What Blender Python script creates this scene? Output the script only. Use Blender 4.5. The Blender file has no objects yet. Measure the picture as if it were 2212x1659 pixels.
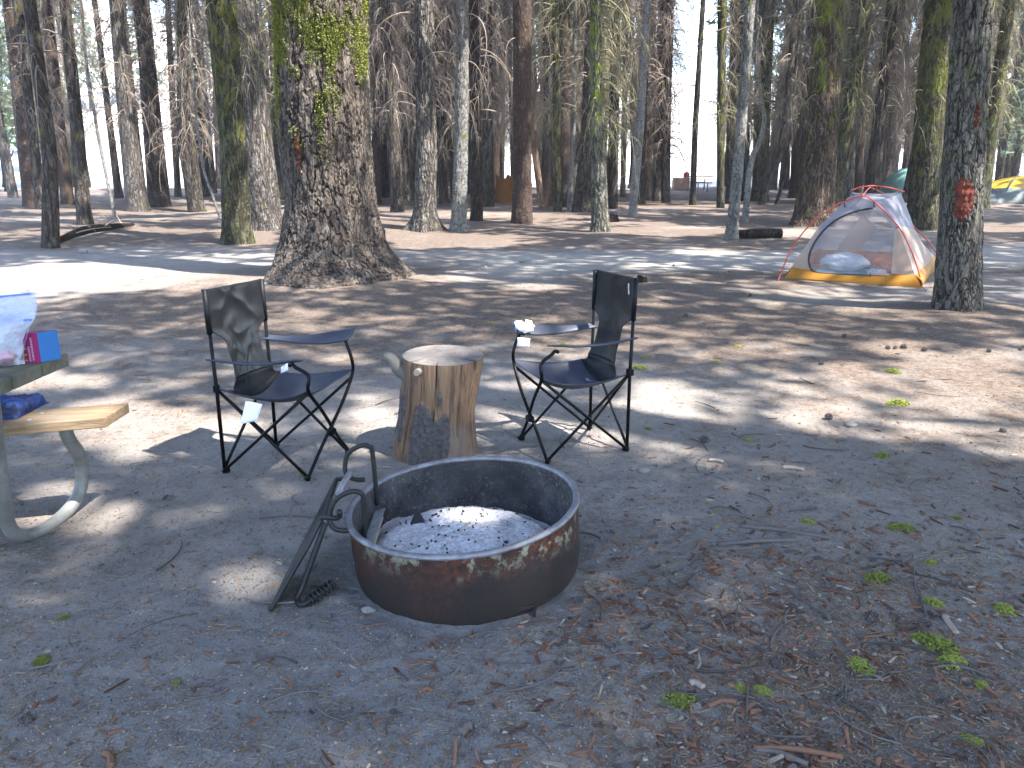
import bpy, math, random
import numpy as np
random.seed(7); RNG = np.random.default_rng(11)
sc = bpy.context.scene
COL = sc.collection
PI = math.pi
# ------------------------------------------------------------------ camera model
FP = 1728.0; PITCH = math.radians(15.3); CH = 1.35
def ray(px, py):
    u = (px - 1106) / FP; v = (py - 829.5) / FP
    return np.array((u, math.cos(PITCH) - v * math.sin(PITCH), -math.sin(PITCH) - v * math.cos(PITCH)))
def gp(px, py, z=0.0):
    d = ray(px, py); t = (z - CH) / d[2]; return np.array((d[0] * t, d[1] * t, z))
def yp(px, py, Y):
    d = ray(px, py); t = Y / d[1]; return np.array((d[0] * t, Y, CH + d[2] * t))
def rp(px, py, o, n):
    d = ray(px, py); c = np.array((0, 0, CH)); t = np.dot(np.array(o) - c, n) / np.dot(d, n); return c + d * t
def projP(x, y, z=0.0):
    zz = z - CH
    f = y * math.cos(PITCH) - zz * math.sin(PITCH)
    f = np.where(np.abs(f) < 1e-3, 1e-3, f)
    return 1106 + FP * x / f, 829.5 - FP * (y * math.sin(PITCH) + zz * math.cos(PITCH)) / f, f
# ------------------------------------------------------------------ noise
def _h(ix, iy, iz, s):
    n = (ix * 374761393 + iy * 668265263 + iz * 2147483647 + s * 144665) & 0xFFFFFFFF
    n = ((n ^ (n >> 13)) * 1274126177) & 0xFFFFFFFF
    n = ((n ^ (n >> 15)) * 2246822519) & 0xFFFFFFFF
    return ((n ^ (n >> 16)) & 0xFFFFFF) / 16777215.0
def vnoise(x, y, z=0.0, s=0):
    x, y, z = np.broadcast_arrays(np.asarray(x, float), np.asarray(y, float), np.asarray(z, float))
    ix = np.floor(x).astype(np.int64); iy = np.floor(y).astype(np.int64); iz = np.floor(z).astype(np.int64)
    fx = x - ix; fy = y - iy; fz = z - iz
    fx = fx * fx * (3 - 2 * fx); fy = fy * fy * (3 - 2 * fy); fz = fz * fz * (3 - 2 * fz)
    r = 0
    for a in (0, 1):
        for b in (0, 1):
            for c in (0, 1):
                w = (fx if a else 1 - fx) * (fy if b else 1 - fy) * (fz if c else 1 - fz)
                r = r + w * _h(ix + a, iy + b, iz + c, s)
    return r * 2 - 1
def fbm(x, y, z=0.0, o=4, s=0):
    r = 0; a = 1.0; t = 0
    for k in range(o):
        r = r + a * vnoise(np.asarray(x) * 2 ** k, np.asarray(y) * 2 ** k, np.asarray(z) * 2 ** k, s + k * 17); t += a; a *= .5
    return r / t
def worley(x, y, wrap, s=0):
    ix = np.floor(x).astype(np.int64); iy = np.floor(y).astype(np.int64)
    f1 = np.full(x.shape, 9.0); f2 = np.full(x.shape, 9.0)
    for a in (-1, 0, 1):
        for b in (-1, 0, 1):
            cx = ix + a; cy = iy + b; wx = np.mod(cx, wrap)
            px = cx + .15 + .7 * _h(wx, cy, wx * 0, s); py = cy + .1 + .8 * _h(wx, cy, wx * 0 + 1, s)
            d = np.hypot(px - x, py - y)
            f2 = np.where(d < f1, f1, np.minimum(f2, d)); f1 = np.minimum(f1, d)
    return f1, f2
def sstep(a, b, x):
    t = np.clip((x - a) / (b - a), 0, 1); return t * t * (3 - 2 * t)
# ------------------------------------------------------------------ mesh building
ORG = {}
def obj(name, V, F, mat, parent=None, smooth=True, attr=None, base=None):
    """V (n,3) world coordinates, F list of int arrays (m,k); one mesh object"""
    V = np.asarray(V, float)
    if not isinstance(F, (list, tuple)): F = [F]
    F = [np.asarray(f, np.int64) for f in F if len(f)]
    me = bpy.data.meshes.new(name)
    root = parent
    while root is not None and root.parent is not None: root = root.parent
    if root is not None: o0 = np.array(ORG[root.name])
    elif base is not None: o0 = np.array(base, float)
    else: o0 = np.zeros(3)
    V = V - o0
    me.vertices.add(len(V)); me.vertices.foreach_set('co', V.astype(np.float32).ravel())
    nl = sum(f.size for f in F); nf = sum(len(f) for f in F)
    me.loops.add(nl); me.polygons.add(nf)
    me.loops.foreach_set('vertex_index', np.concatenate([f.ravel() for f in F]).astype(np.int32))
    tot = np.concatenate([np.full(len(f), f.shape[1]) for f in F]); st = np.concatenate(([0], np.cumsum(tot)[:-1]))
    me.polygons.foreach_set('loop_start', st.astype(np.int32)); me.polygons.foreach_set('loop_total', tot.astype(np.int32))
    me.polygons.foreach_set('use_smooth', np.full(nf, smooth))
    me.update(calc_edges=True)
    if attr:
        for k, a in attr.items():
            at = me.attributes.new(k, 'FLOAT', 'POINT'); at.data.foreach_set('value', np.asarray(a, np.float32).ravel())
    me.materials.append(mat)
    o = bpy.data.objects.new(name, me); COL.objects.link(o)
    if parent is not None: o.parent = parent
    elif base is not None: o.location = o0
    ORG[o.name] = o0
    return o
def tag(o, label=None, cat=None, group=None, kind=None):
    if label: o['label'] = label
    if cat: o['category'] = cat
    if group: o['group'] = group
    if kind: o['kind'] = kind
    return o
def thing(name, base, label, cat, group=None):
    o = bpy.data.objects.new(name, None); COL.objects.link(o); o.location = [float(c) for c in base]; o.empty_display_size = .1
    ORG[o.name] = np.array(base, float); return tag(o, label, cat, group)
class MB:
    def __init__(s): s.V = []; s.F = []; s.n = 0
    def add(s, V, F):
        V = np.asarray(V, float).reshape(-1, 3)
        if not isinstance(F, (list, tuple)) or (len(F) and np.isscalar(F[0][0])): F = [np.asarray(F)]
        for f in F: s.F.append(np.asarray(f, np.int64) + s.n)
        s.V.append(V); s.n += len(V); return s
    def build(s, name, mat, parent=None, smooth=True, base=None):
        d = {}
        for f in s.F: d.setdefault(f.shape[1], []).append(f)
        return obj(name, np.concatenate(s.V), [np.concatenate(v) for v in d.values()], mat, parent, smooth, base=base)
def tubes(P, R, k=6, caps=False):
    """P (M,n,3), R (M,n)"""
    P = np.asarray(P, float); R = np.asarray(R, float)
    if P.ndim == 2: P = P[None]; R = np.broadcast_to(R, P.shape[:2])
    R = np.broadcast_to(R, P.shape[:2])
    M, n, _ = P.shape
    T = np.gradient(P, axis=1); T /= np.linalg.norm(T, axis=2, keepdims=True) + 1e-9
    ref = np.where(np.abs(T[:, 0, 2:3]) > .8, np.array([[1., 0, 0]]), np.array([[0, 0, 1.]]))
    N = np.cross(T[:, 0], ref); N /= np.linalg.norm(N, axis=1, keepdims=True) + 1e-9
    V = np.zeros((M, n, k, 3)); ang = np.arange(k) * 2 * PI / k
    for i in range(n):
        t = T[:, i]; N = N - t * np.sum(N * t, axis=1, keepdims=True); N /= np.linalg.norm(N, axis=1, keepdims=True) + 1e-9
        B = np.cross(t, N)
        V[:, i] = P[:, i, None] + R[:, i, None, None] * (N[:, None] * np.cos(ang)[None, :, None] + B[:, None] * np.sin(ang)[None, :, None])
    idx = np.arange(M * n * k).reshape(M, n, k)
    a = idx[:, :-1]; b = idx[:, 1:]; F = np.stack([a, np.roll(a, -1, 2), np.roll(b, -1, 2), b], -1).reshape(-1, 4)
    V = V.reshape(-1, 3); out = [F]
    if caps: out += [idx[:, 0][:, ::-1].reshape(M, k), idx[:, -1].reshape(M, k)]
    return V, out
def cr(pts, m=8):
    """Catmull-Rom through points"""
    p = np.asarray(pts, float); p = np.vstack([2 * p[0] - p[1], p, 2 * p[-1] - p[-2]]); o = []
    for i in range(1, len(p) - 2):
        t = np.linspace(0, 1, m, endpoint=False)[:, None]
        a, b, c, d = p[i - 1], p[i], p[i + 1], p[i + 2]
        o.append(.5 * (2 * b + (c - a) * t + (2 * a - 5 * b + 4 * c - d) * t ** 2 + (3 * b - a - 3 * c + d) * t ** 3))
    o.append(p[-2][None]); return np.vstack(o)
def tube1(name, pts, r, mat, parent=None, k=10, m=8, smooth_path=True, base=None):
    p = cr(pts, m) if smooth_path and len(pts) > 2 else np.asarray(pts, float)
    V, F = tubes(p, r, k, True); return obj(name, V, F, mat, parent, base=base)
CUBE = np.array([[-1, -1, -1], [1, -1, -1], [1, 1, -1], [-1, 1, -1], [-1, -1, 1], [1, -1, 1], [1, 1, 1], [-1, 1, 1]], float) * .5
CF = np.array([[3, 2, 1, 0], [4, 5, 6, 7], [0, 1, 5, 4], [1, 2, 6, 5], [2, 3, 7, 6], [3, 0, 4, 7]])
def rotm(rx, ry, rz):
    rx, ry, rz = [np.atleast_1d(np.asarray(a, float)) for a in (rx, ry, rz)]
    n = max(len(rx), len(ry), len(rz)); rx, ry, rz = [np.broadcast_to(a, n) for a in (rx, ry, rz)]
    cx, sx, cy, sy, cz, sz = np.cos(rx), np.sin(rx), np.cos(ry), np.sin(ry), np.cos(rz), np.sin(rz); o = np.zeros(n)
    X = np.stack([np.stack([o + 1, o, o], 1), np.stack([o, cx, -sx], 1), np.stack([o, sx, cx], 1)], 1)
    Y = np.stack([np.stack([cy, o, sy], 1), np.stack([o, o + 1, o], 1), np.stack([-sy, o, cy], 1)], 1)
    Z = np.stack([np.stack([cz, -sz, o], 1), np.stack([sz, cz, o], 1), np.stack([o, o, o + 1], 1)], 1)
    return Z @ Y @ X
def boxes(C, S, R, jitter=0):
    C = np.atleast_2d(C); n = len(C); base = np.broadcast_to(CUBE, (n, 8, 3)).copy()
    if jitter: base = base * (1 + RNG.uniform(-jitter, jitter, base.shape))
    V = np.einsum('nij,nkj->nki', R, base * np.asarray(S).reshape(-1, 1, 3)) + C[:, None]
    F = (CF[None] + np.arange(n)[:, None, None] * 8).reshape(-1, 4); return V.reshape(-1, 3), F
def box1(name, o, ax, ay, az, mat, parent=None, bevel=.004, base=None):
    """box from corner o with edge vectors"""
    o = np.array(o, float); ax, ay, az = map(lambda a: np.array(a, float), (ax, ay, az))
    V = [o + (c[0] + .5) * ax + (c[1] + .5) * ay + (c[2] + .5) * az for c in CUBE]
    ob = obj(name, V, CF, mat, parent, smooth=False, base=base)
    if np.dot(np.cross(ax, ay), az) < 0: ob.data.flip_normals()
    if bevel:
        m = ob.modifiers.new('b', 'BEVEL'); m.width = bevel; m.segments = 2
    return ob
def grid(P, closed=False):
    """P (a,b,3) -> V,F"""
    a, b, _ = P.shape; idx = np.arange(a * b).reshape(a, b)
    if closed:
        n = np.roll(idx, -1, 1); F = np.stack([idx[:-1], n[:-1], n[1:], idx[1:]], -1).reshape(-1, 4)
    else: F = np.stack([idx[:-1, :-1], idx[:-1, 1:], idx[1:, 1:], idx[1:, :-1]], -1).reshape(-1, 4)
    return P.reshape(-1, 3), F
def blob(c, r, seed=0, amp=.25, fr=1.5, nu=40, nv=24, flat=None):
    u = np.linspace(0, 2 * PI, nu, endpoint=False); v = np.linspace(.01, PI - .01, nv)
    U, W = np.meshgrid(u, v); D = np.stack([np.cos(U) * np.sin(W), np.sin(U) * np.sin(W), np.cos(W)], -1)
    rr = 1 + amp * fbm(D[..., 0] * fr + seed, D[..., 1] * fr, D[..., 2] * fr, 4, seed)
    P = D * rr[..., None] * np.array(r) + np.array(c)
    if flat is not None: P[..., 2] = np.maximum(P[..., 2], flat)
    return grid(P, True)
# ------------------------------------------------------------------ materials
class N:
    def __init__(s, name):
        s.m = bpy.data.materials.new(name); s.m.use_nodes = True; s.t = s.m.node_tree; s.t.nodes.clear()
        s.out = s.t.nodes.new('ShaderNodeOutputMaterial'); s.b = s.t.nodes.new('ShaderNodeBsdfPrincipled'); s.t.links.new(s.b.outputs[0], s.out.inputs[0])
        s.tc = None
    def n(s, ty, **k):
        d = s.t.nodes.new('ShaderNode' + ty)
        for a, v in k.items(): setattr(d, a, v)
        return d
    def l(s, a, b): s.t.links.new(a, b); return s
    def co(s, scale=(1, 1, 1), kind='Object'):
        if s.tc is None: s.tc = s.n('TexCoord')
        mp = s.n('Mapping'); mp.inputs['Scale'].default_value = scale; s.l(s.tc.outputs[kind], mp.inputs[0]); return mp.outputs[0]
    def noise(s, co, sc=5, det=4, rough=.6, dist=0, out=0):
        d = s.n('TexNoise'); s.l(co, d.inputs['Vector']); d.inputs['Scale'].default_value = sc; d.inputs['Detail'].default_value = det
        d.inputs['Roughness'].default_value = rough; d.inputs['Distortion'].default_value = dist; return d.outputs[out]
    def vor(s, co, sc=5, feat='F1', out='Distance'):
        d = s.n('TexVoronoi', feature=feat); s.l(co, d.inputs['Vector']); d.inputs['Scale'].default_value = sc; return d.outputs[out]
    def ramp(s, f, st, interp='LINEAR'):
        d = s.n('ValToRGB'); s.l(f, d.inputs[0]); e = d.color_ramp; e.interpolation = interp
        while len(e.elements) < len(st): e.elements.new(.5)
        for q, (p, c) in zip(e.elements, st):
            q.position = p; q.color = (c, c, c, 1) if np.isscalar(c) else (*c, 1)
        return d.outputs[0]
    def mix(s, f, a, b, bt='MIX'):
        d = s.n('MixRGB', blend_type=bt)
        for i, v in enumerate((f, a, b)):
            if hasattr(v, 'links'): s.l(v, d.inputs[i])
            elif i == 0: d.inputs[0].default_value = v
            else: d.inputs[i].default_value = (*v, 1)
        return d.outputs[0]
    def math(s, op, a, b=0.0, c=None):
        d = s.n('Math', operation=op)
        for i, v in enumerate((a, b) if c is None else (a, b, c)):
            if hasattr(v, 'links'): s.l(v, d.inputs[i])
            else: d.inputs[i].default_value = v
        return d.outputs[0]
    def bump(s, h, dist=.01, st=1.0, prev=None):
        d = s.n('Bump'); s.l(h, d.inputs['Height']); d.inputs['Distance'].default_value = dist; d.inputs['Strength'].default_value = st
        if prev is not None: s.l(prev, d.inputs['Normal'])
        return d.outputs[0]
    def xyz(s, co):
        d = s.n('SeparateXYZ'); s.l(co, d.inputs[0]); return d.outputs
    def attr(s, nm): return s.n('Attribute', attribute_name=nm).outputs['Fac']
    def fin(s, col=None, rough=.9, nrm=None, metal=0, spec=.3):
        b = s.b
        if hasattr(col, 'links'): s.l(col, b.inputs['Base Color'])
        elif col is not None: b.inputs['Base Color'].default_value = (*col, 1)
        if hasattr(rough, 'links'): s.l(rough, b.inputs['Roughness'])
        else: b.inputs['Roughness'].default_value = rough
        if nrm is not None: s.l(nrm, b.inputs['Normal'])
        if hasattr(metal, 'links'): s.l(metal, b.inputs['Metallic'])
        else: b.inputs['Metallic'].default_value = metal
        b.inputs['Specular IOR Level'].default_value = spec
        return s.m
def bark(name, dark, mid, light, sc=9.0, moss=0.0, mossz=(2.0, 4.0), mosscol=(.115, .125, .02), stretch=.20, bumpd=.03, attr=None, tint=True, cut=(.02, .2)):
    m = N(name); co = m.co((1, 1, stretch)); 
    nz = m.noise(co, sc * .5, 3)
    v = m.math('ABSOLUTE', m.math('SUBTRACT', m.noise(co, sc, 3, .55, .6), .5)); v2 = m.math('ABSOLUTE', m.math('SUBTRACT', m.noise(m.co((1, 1, stretch * 1.9)), sc * 1.3, 2, .5, .4), .47))
    fine = m.noise(m.co((1, 1, .45)), sc * 5, 5, .7)
    h = m.math('MULTIPLY', m.ramp(v, [(cut[0] * .5, .0), (cut[1] * .55, 1)]), m.ramp(v2, [(0, .45), (cut[1] * .35, 1)]))
    c = m.mix(m.ramp(nz, [(.3, 0), (.7, 1)]), mid, light)
    c = m.mix(m.ramp(fine, [(.35, .0), (.7, .75)]), c, tuple(x * .55 for x in mid))
    c = m.mix(h, dark, c)
    c = m.mix(m.ramp(m.attr('furrow'), [(0, 1), (.55, 0)]), c, dark)
    if tint:
        oi = m.n('ObjectInfo'); c = m.mix(m.math('MULTIPLY', oi.outputs['Random'], .35), c, tuple(x * .45 for x in mid))
    if moss > 0:
        z = m.xyz(m.co())[2]
        g = m.math('MULTIPLY', m.ramp(m.math('DIVIDE', m.math('SUBTRACT', z, mossz[0]), mossz[1] - mossz[0]), [(0, 0), (1, 1)]), moss)
        nn = m.noise(m.co((1, 1, .6)), 5.0, 5, .75)
        k = m.math('MULTIPLY', m.ramp(m.math('ADD', nn, m.math('MULTIPLY', g, .105)), [(.585, 0), (.69, .85)]), m.ramp(m.math('ADD', m.attr('furrow'), m.noise(m.co(), 40, 3)), [(.5, .1), (1.2, 1)]))
        c = m.mix(k, c, m.mix(m.noise(m.co(), 30, 3), mosscol, tuple(x * .45 for x in mosscol)))
    hh = m.math('ADD', h, m.math('MULTIPLY', fine, .5))
    return m.fin(c, .95, m.bump(hh, bumpd, 1.0), spec=.15)
G = dict(
    big=bark('bark_big', (.024, .017, .015), (.075, .058, .046), (.145, .125, .106), 16, 0, attr='furrow', bumpd=.012, tint=False, cut=(.0, .1)),
    bigm=bark('bark_moss_big', (0.0186, 0.0155, 0.0136), (0.0806, 0.0713, 0.0620), (0.1488, 0.1395, 0.1178), 16, .9, (1.2, 4.5), attr='furrow', bumpd=.012, tint=False, cut=(0, .1)),
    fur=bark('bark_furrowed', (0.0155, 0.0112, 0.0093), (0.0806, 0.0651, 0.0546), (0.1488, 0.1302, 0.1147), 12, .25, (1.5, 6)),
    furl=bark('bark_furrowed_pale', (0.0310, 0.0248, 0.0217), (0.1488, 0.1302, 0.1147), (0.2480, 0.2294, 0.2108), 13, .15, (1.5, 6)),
    moss=bark('bark_mossy', (0.0155, 0.0136, 0.0074), (0.0744, 0.0682, 0.0434), (0.1364, 0.1302, 0.0868), 12, 1.15, (.4, 3.0)),
    red=bark('bark_red', (0.0310, 0.0198, 0.0161), (0.0930, 0.0620, 0.0496), (0.1302, 0.0930, 0.0775), 16, .1, (2, 5), bumpd=.012, stretch=.5, cut=(0, .3)),
    grey=bark('bark_grey', (0.0434, 0.0403, 0.0372), (0.1674, 0.1612, 0.1488), (0.2480, 0.2418, 0.2294), 10, .45, (1.2, 3.5), bumpd=.01, stretch=.8, cut=(.0, .08)),
    dark=bark('bark_dark', (0.0124, 0.0087, 0.0074), (0.0527, 0.0397, 0.0329), (0.0899, 0.0713, 0.0608), 14, .2, (2, 6)),
    pale=bark('bark_pale', (0.0744, 0.0682, 0.0620), (0.2604, 0.2480, 0.2356), (0.3596, 0.3472, 0.3348), 9, 0, bumpd=.008, stretch=1.5, cut=(0, .06)),
    tan=bark('bark_tan', (0.0744, 0.0434, 0.0279), (0.2108, 0.1364, 0.0930), (0.2852, 0.2046, 0.1488), 9, 0, bumpd=.01, cut=(0, .2)),
)
def twigmat(name, a, b):
    m = N(name); return m.fin(m.mix(m.noise(m.co(), 1.3, 3), a, b), .9, spec=.1)
G['twig'] = twigmat('dead_twig', (.10, .075, .06), (.27, .225, .185))
G['twigm'] = twigmat('mossy_twig', (.085, .085, .04), (.22, .20, .13))
def leafmat(name, a, b, tr=.35):
    m = N(name); c = m.mix(m.noise(m.co(), .9, 3), a, b)
    t = m.n('BsdfTranslucent'); m.l(c, t.inputs[0]); mx = m.n('MixShader'); mx.inputs[0].default_value = tr
    m.fin(c, .7, spec=.2); m.l(m.b.outputs[0], mx.inputs[1]); m.l(t.outputs[0], mx.inputs[2]); m.l(mx.outputs[0], m.out.inputs[0]); return m.m
G['leaf'] = leafmat('needles', (.035, .06, .022), (.07, .10, .035), .12)
G['leafb'] = leafmat('needles_bluish', (.09, .14, .09), (.17, .23, .14))
G['lichen'] = leafmat('lichen', (.20, .23, .035), (.34, .36, .09), .3)
G['lichd'] = leafmat('moss_tuft', (.11, .13, .025), (.22, .24, .05), .2); G['lichb'] = leafmat('bark_moss', (.10, .12, .015), (.20, .225, .035), .1)
def ground_mat():
    m = N('forest_floor'); co = m.co()
    big = m.noise(co, .55, 5, .6); med = m.noise(co, 3.2, 6, .65); fin = m.noise(co, 24, 6, .7); vf = m.noise(co, 130, 4, .7)
    dust = m.mix(m.ramp(med, [(.35, 0), (.65, 1)]), (.15, .134, .121), (.225, .203, .183))
    duff = m.mix(m.ramp(fin, [(.35, 0), (.62, 1)]), (.055, .041, .033), (.125, .096, .077))
    k = m.ramp(m.math('ADD', m.math('MULTIPLY', m.attr('duff'), .8), m.math('MULTIPLY', m.math('SUBTRACT', med, .5), .9)), [(.32, 0), (.62, 1)])
    c = m.mix(k, dust, duff)
    c = m.mix(m.ramp(m.attr('path'), [(.3, 0), (.7, .8)]), c, m.mix(fin, (.20, .185, .165), (.28, .26, .235)))
    c = m.mix(m.ramp(m.attr('ash'), [(.2, 0), (.9, .75)]), c, m.mix(fin, (.085, .083, .085), (.16, .155, .155)))
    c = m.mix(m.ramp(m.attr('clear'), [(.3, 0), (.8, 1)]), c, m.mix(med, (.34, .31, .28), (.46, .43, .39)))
    c = m.mix(m.ramp(fin, [(.3, .45), (.45, 0)]), c, (.05, .042, .038))
    c = m.mix(m.ramp(vf, [(.56, 0), (.68, .45)]), c, (.38, .34, .30))
    c = m.mix(m.ramp(vf, [(.3, .5), (.42, 0)]), c, (.05, .042, .038))
    c = m.mix(m.ramp(m.vor(co, 60), [(.05, .55), (.14, 0)]), c, (.17, .10, .06))
    h = m.math('ADD', m.math('MULTIPLY', fin, 1.0), m.math('MULTIPLY', vf, .35))
    nrm = m.bump(h, .015, .8, m.bump(med, .05, .5))
    return m.fin(c, .97, nrm, spec=.12)
G['ground'] = ground_mat()
# ------------------------------------------------------------------ terrain
def hz(x, y):
    x = np.asarray(x, float); y = np.asarray(y, float)
    d = np.hypot(x, y)
    a = sstep(7, 22, d)
    h = .16 * fbm(x * .16 + 5, y * .16, 0, 3, 3) * a + .03 * fbm(x * .7, y * .7, 0, 3, 5) * sstep(4.5, 9, d)
    h += .012 * fbm(x * 2.2, y * 2.2, 0, 4, 8) * sstep(1.0, 2, np.abs(d))
    t = np.clip((y - 58 + .12 * np.abs(x + 10)) / 110, 0, 1); h += 20 * t * t * (3 - 2 * t) * (1 + .35 * np.clip((-x) / 60, -1, 1)) 
    h += .07 * np.exp(-((x + 2.3) ** 2 + (y - 10.0) ** 2) / 1.6)
    h += .05 * np.exp(-((x - 4.45) ** 2 + (y - 8.0) ** 2) / .35)
    h += (.014 * np.exp(-((np.hypot(x + .168, y - 2.53) - .45) / .06) ** 2)) * (.2 + 1.6 * fbm(x * 5, y * 5, 0, 3, 4))
    return h
def H1(x, y): return float(hz(np.array([x]), np.array([y]))[0])
def gpt(px, py):
    z = 0.0
    for _ in range(4):
        q = gp(px, py, z); z = H1(q[0], q[1])
    return np.array((q[0], q[1], z))
n1 = 900
tx = np.linspace(-1, 1, n1); X = .9 * np.sinh(tx * 6.1)
ty = np.linspace(-.86, 1, n1); Y = 2.6 + .9 * np.sinh(ty * 6.25)
XX, YY = np.meshgrid(X, Y)
ZZ = hz(XX, YY); near = 1 - sstep(5, 12, np.hypot(XX, YY))
ZZ = ZZ + near * (.006 * fbm(XX * 9, YY * 9, 0, 3, 31) + .004 * fbm(XX * 30, YY * 30, 0, 2, 33))
PX, PY, FF = projP(XX, YY)
vis = FF > .3
duff = .5 + .5 * fbm(XX * .5, YY * .5, 0, 4, 40) - .1
duff += .45 * np.exp(-((XX + 2.2) ** 2 / 4 + (YY - 8.4) ** 2 / 3)) + .42 * sstep(12.5, 15, YY) + .12 * sstep(4.5, 6, YY) * (1 - sstep(11, 13, YY)) + .4 * np.exp(-((XX - 1.2) ** 2 / 4 + (YY - 7.0) ** 2 / 2.5)) + .5 * np.exp(-((XX - 4.6) ** 2 / 3 + (YY - 7.2) ** 2 / .5))
duff += .22 * np.exp(-((XX - 1.1) ** 2 / .6 + (YY - 1.6) ** 2 / .5)) + .25 * np.exp(-((XX + .2) ** 2 / .5 + (YY - 1.35) ** 2 / .1))
duff -= .35 * np.exp(-((XX + .9) ** 2 / 1.2 + (YY - 1.9) ** 2 / .7)) 
pathm = np.exp(-((YY - (11.9 + .12 * (XX - 2))) / 1.5) ** 2) * sstep(-1.3, .5, XX) + .6 * np.exp(-((XX + 6) ** 2 / 16 + (YY - 9.6) ** 2 / 4))
pathm = np.clip(pathm + .25 * fbm(XX * 1.1, YY * 1.1, 0, 3, 50) * (pathm > .1), 0, 1)
ashm = np.exp(-((XX + .168) ** 2 + (YY - 2.53) ** 2) / .75) * .9 + .45 * np.exp(-((XX + .9) ** 2 / 1.1 + (YY - 1.9) ** 2 / .6)) + .3 * np.exp(-((XX - .9) ** 2 / .7 + (YY - 2.6) ** 2 / .2))
ashm = np.clip(ashm + .25 * fbm(XX * 3, YY * 3, 0, 4, 61) * (ashm > .05), 0, 1)
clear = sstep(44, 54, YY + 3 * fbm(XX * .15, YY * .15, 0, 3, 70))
V, F = grid(np.stack([XX, YY, ZZ], -1))
tag(obj('ground', V, F, G['ground'], attr=dict(duff=duff, path=pathm, ash=ashm, clear=clear)), kind='structure')
# ------------------------------------------------------------------ sun
ELEV = math.radians(56); SA = np.array((.86, -.51)); SA /= np.linalg.norm(SA)
SUN = np.array((SA[0] * math.cos(ELEV), SA[1] * math.cos(ELEV), math.sin(ELEV)))
SS = SUN[:2] / SUN[2]
# ------------------------------------------------------------------ trees
def trunk_geo(ctrl, H=17.0, nseg=14, dense=None, furrow=0.0, cell=(.06, .16), flare=.25, seed=0, wob=.03):
    """ctrl: list of (x,y,z,r) from base up; extended to height H"""
    c = np.array(ctrl, float); d = c[-1] - c[-2]; d = d / max(d[2], .3)
    z = c[-1, 2]; r = c[-1, 3]
    lean = np.clip(d[:2], -.12, .12)
    if H > z + 1:
        ex = []
        for k in range(1, 5):
            f = k / 4; ex.append((c[-1, 0] + lean[0] * (H - z) * f * (1 - .3 * f), c[-1, 1] + lean[1] * (H - z) * f, z + (H - z) * f, r * (1 - f) + .03 * f))
        c = np.vstack([c, ex])
    zmin = c[0, 2]; c = np.vstack([[c[0, 0], c[0, 1], c[0, 2] - .25, c[0, 3]], c])
    zs = dense if dense is not None else np.concatenate([np.linspace(zmin - .25, zmin + 1.2, 14), np.linspace(zmin + 1.4, min(H, 9), 22), np.linspace(9.5, H, 9) if H > 9.6 else []])
    zs = np.array(sorted(set(np.round(zs, 4))))
    cx = np.interp(zs, c[:, 2], c[:, 0]); cy = np.interp(zs, c[:, 2], c[:, 1]); rr = np.interp(zs, c[:, 2], c[:, 3])
    th = np.linspace(0, 2 * PI, nseg, endpoint=False); TH, ZS = np.meshgrid(th, zs)
    R = np.repeat(rr[:, None], nseg, 1)
    cs, sn = np.cos(TH), np.sin(TH)
    R = R * (1 + wob * fbm(cs * 1.5 + seed, sn * 1.5, ZS * .8, 3, seed))
    fl = np.clip(1 - (ZS - zmin) / .5, 0, 1.6) ** 2
    R = R * (1 + flare * fl * (.7 + .9 * vnoise(cs * 1.6 + seed, sn * 1.6, 0, seed + 3) + .35 * vnoise(cs * 4 + seed, sn * 4, 0, seed + 4)))
    at = None
    if furrow:
        rm = float(np.median(rr)); q = R / cell[0]; X3, Y3, Z3 = cs * q, sn * q, ZS / cell[1]
        X3 = X3 + .35 * fbm(cs * rm * 30, sn * rm * 30, ZS * 9, 2, seed + 5); 
        n_a = fbm(X3 * .62, Y3 * .62, Z3 * .55, 3, seed + 1); n_b = fbm(X3 * 1.0 + 40, Y3 * 1.0, Z3 * 1.25, 2, seed + 2)
        pl = sstep(0, .11, np.abs(n_a)) * (.35 + .65 * sstep(0, .09, np.abs(n_b))); at = pl
        rough = fbm(cs * rm * 60, sn * rm * 60, ZS * 34, 3, seed + 13); lay = fbm(cs * rm * 16, sn * rm * 16, ZS * 7, 2, seed + 19)
        R = R + furrow * (pl - .6) + furrow * .35 * rough + furrow * .7 * lay * pl
        at = np.clip(pl + .25 * rough, 0, 1)
    P = np.stack([cx[:, None] + R * cs, cy[:, None] + R * sn, ZS], -1)
    V, F = grid(P, True)
    return V, F, (at.ravel() if at is not None else np.ones(V.shape[0])), (zs, cx, cy, rr)
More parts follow.
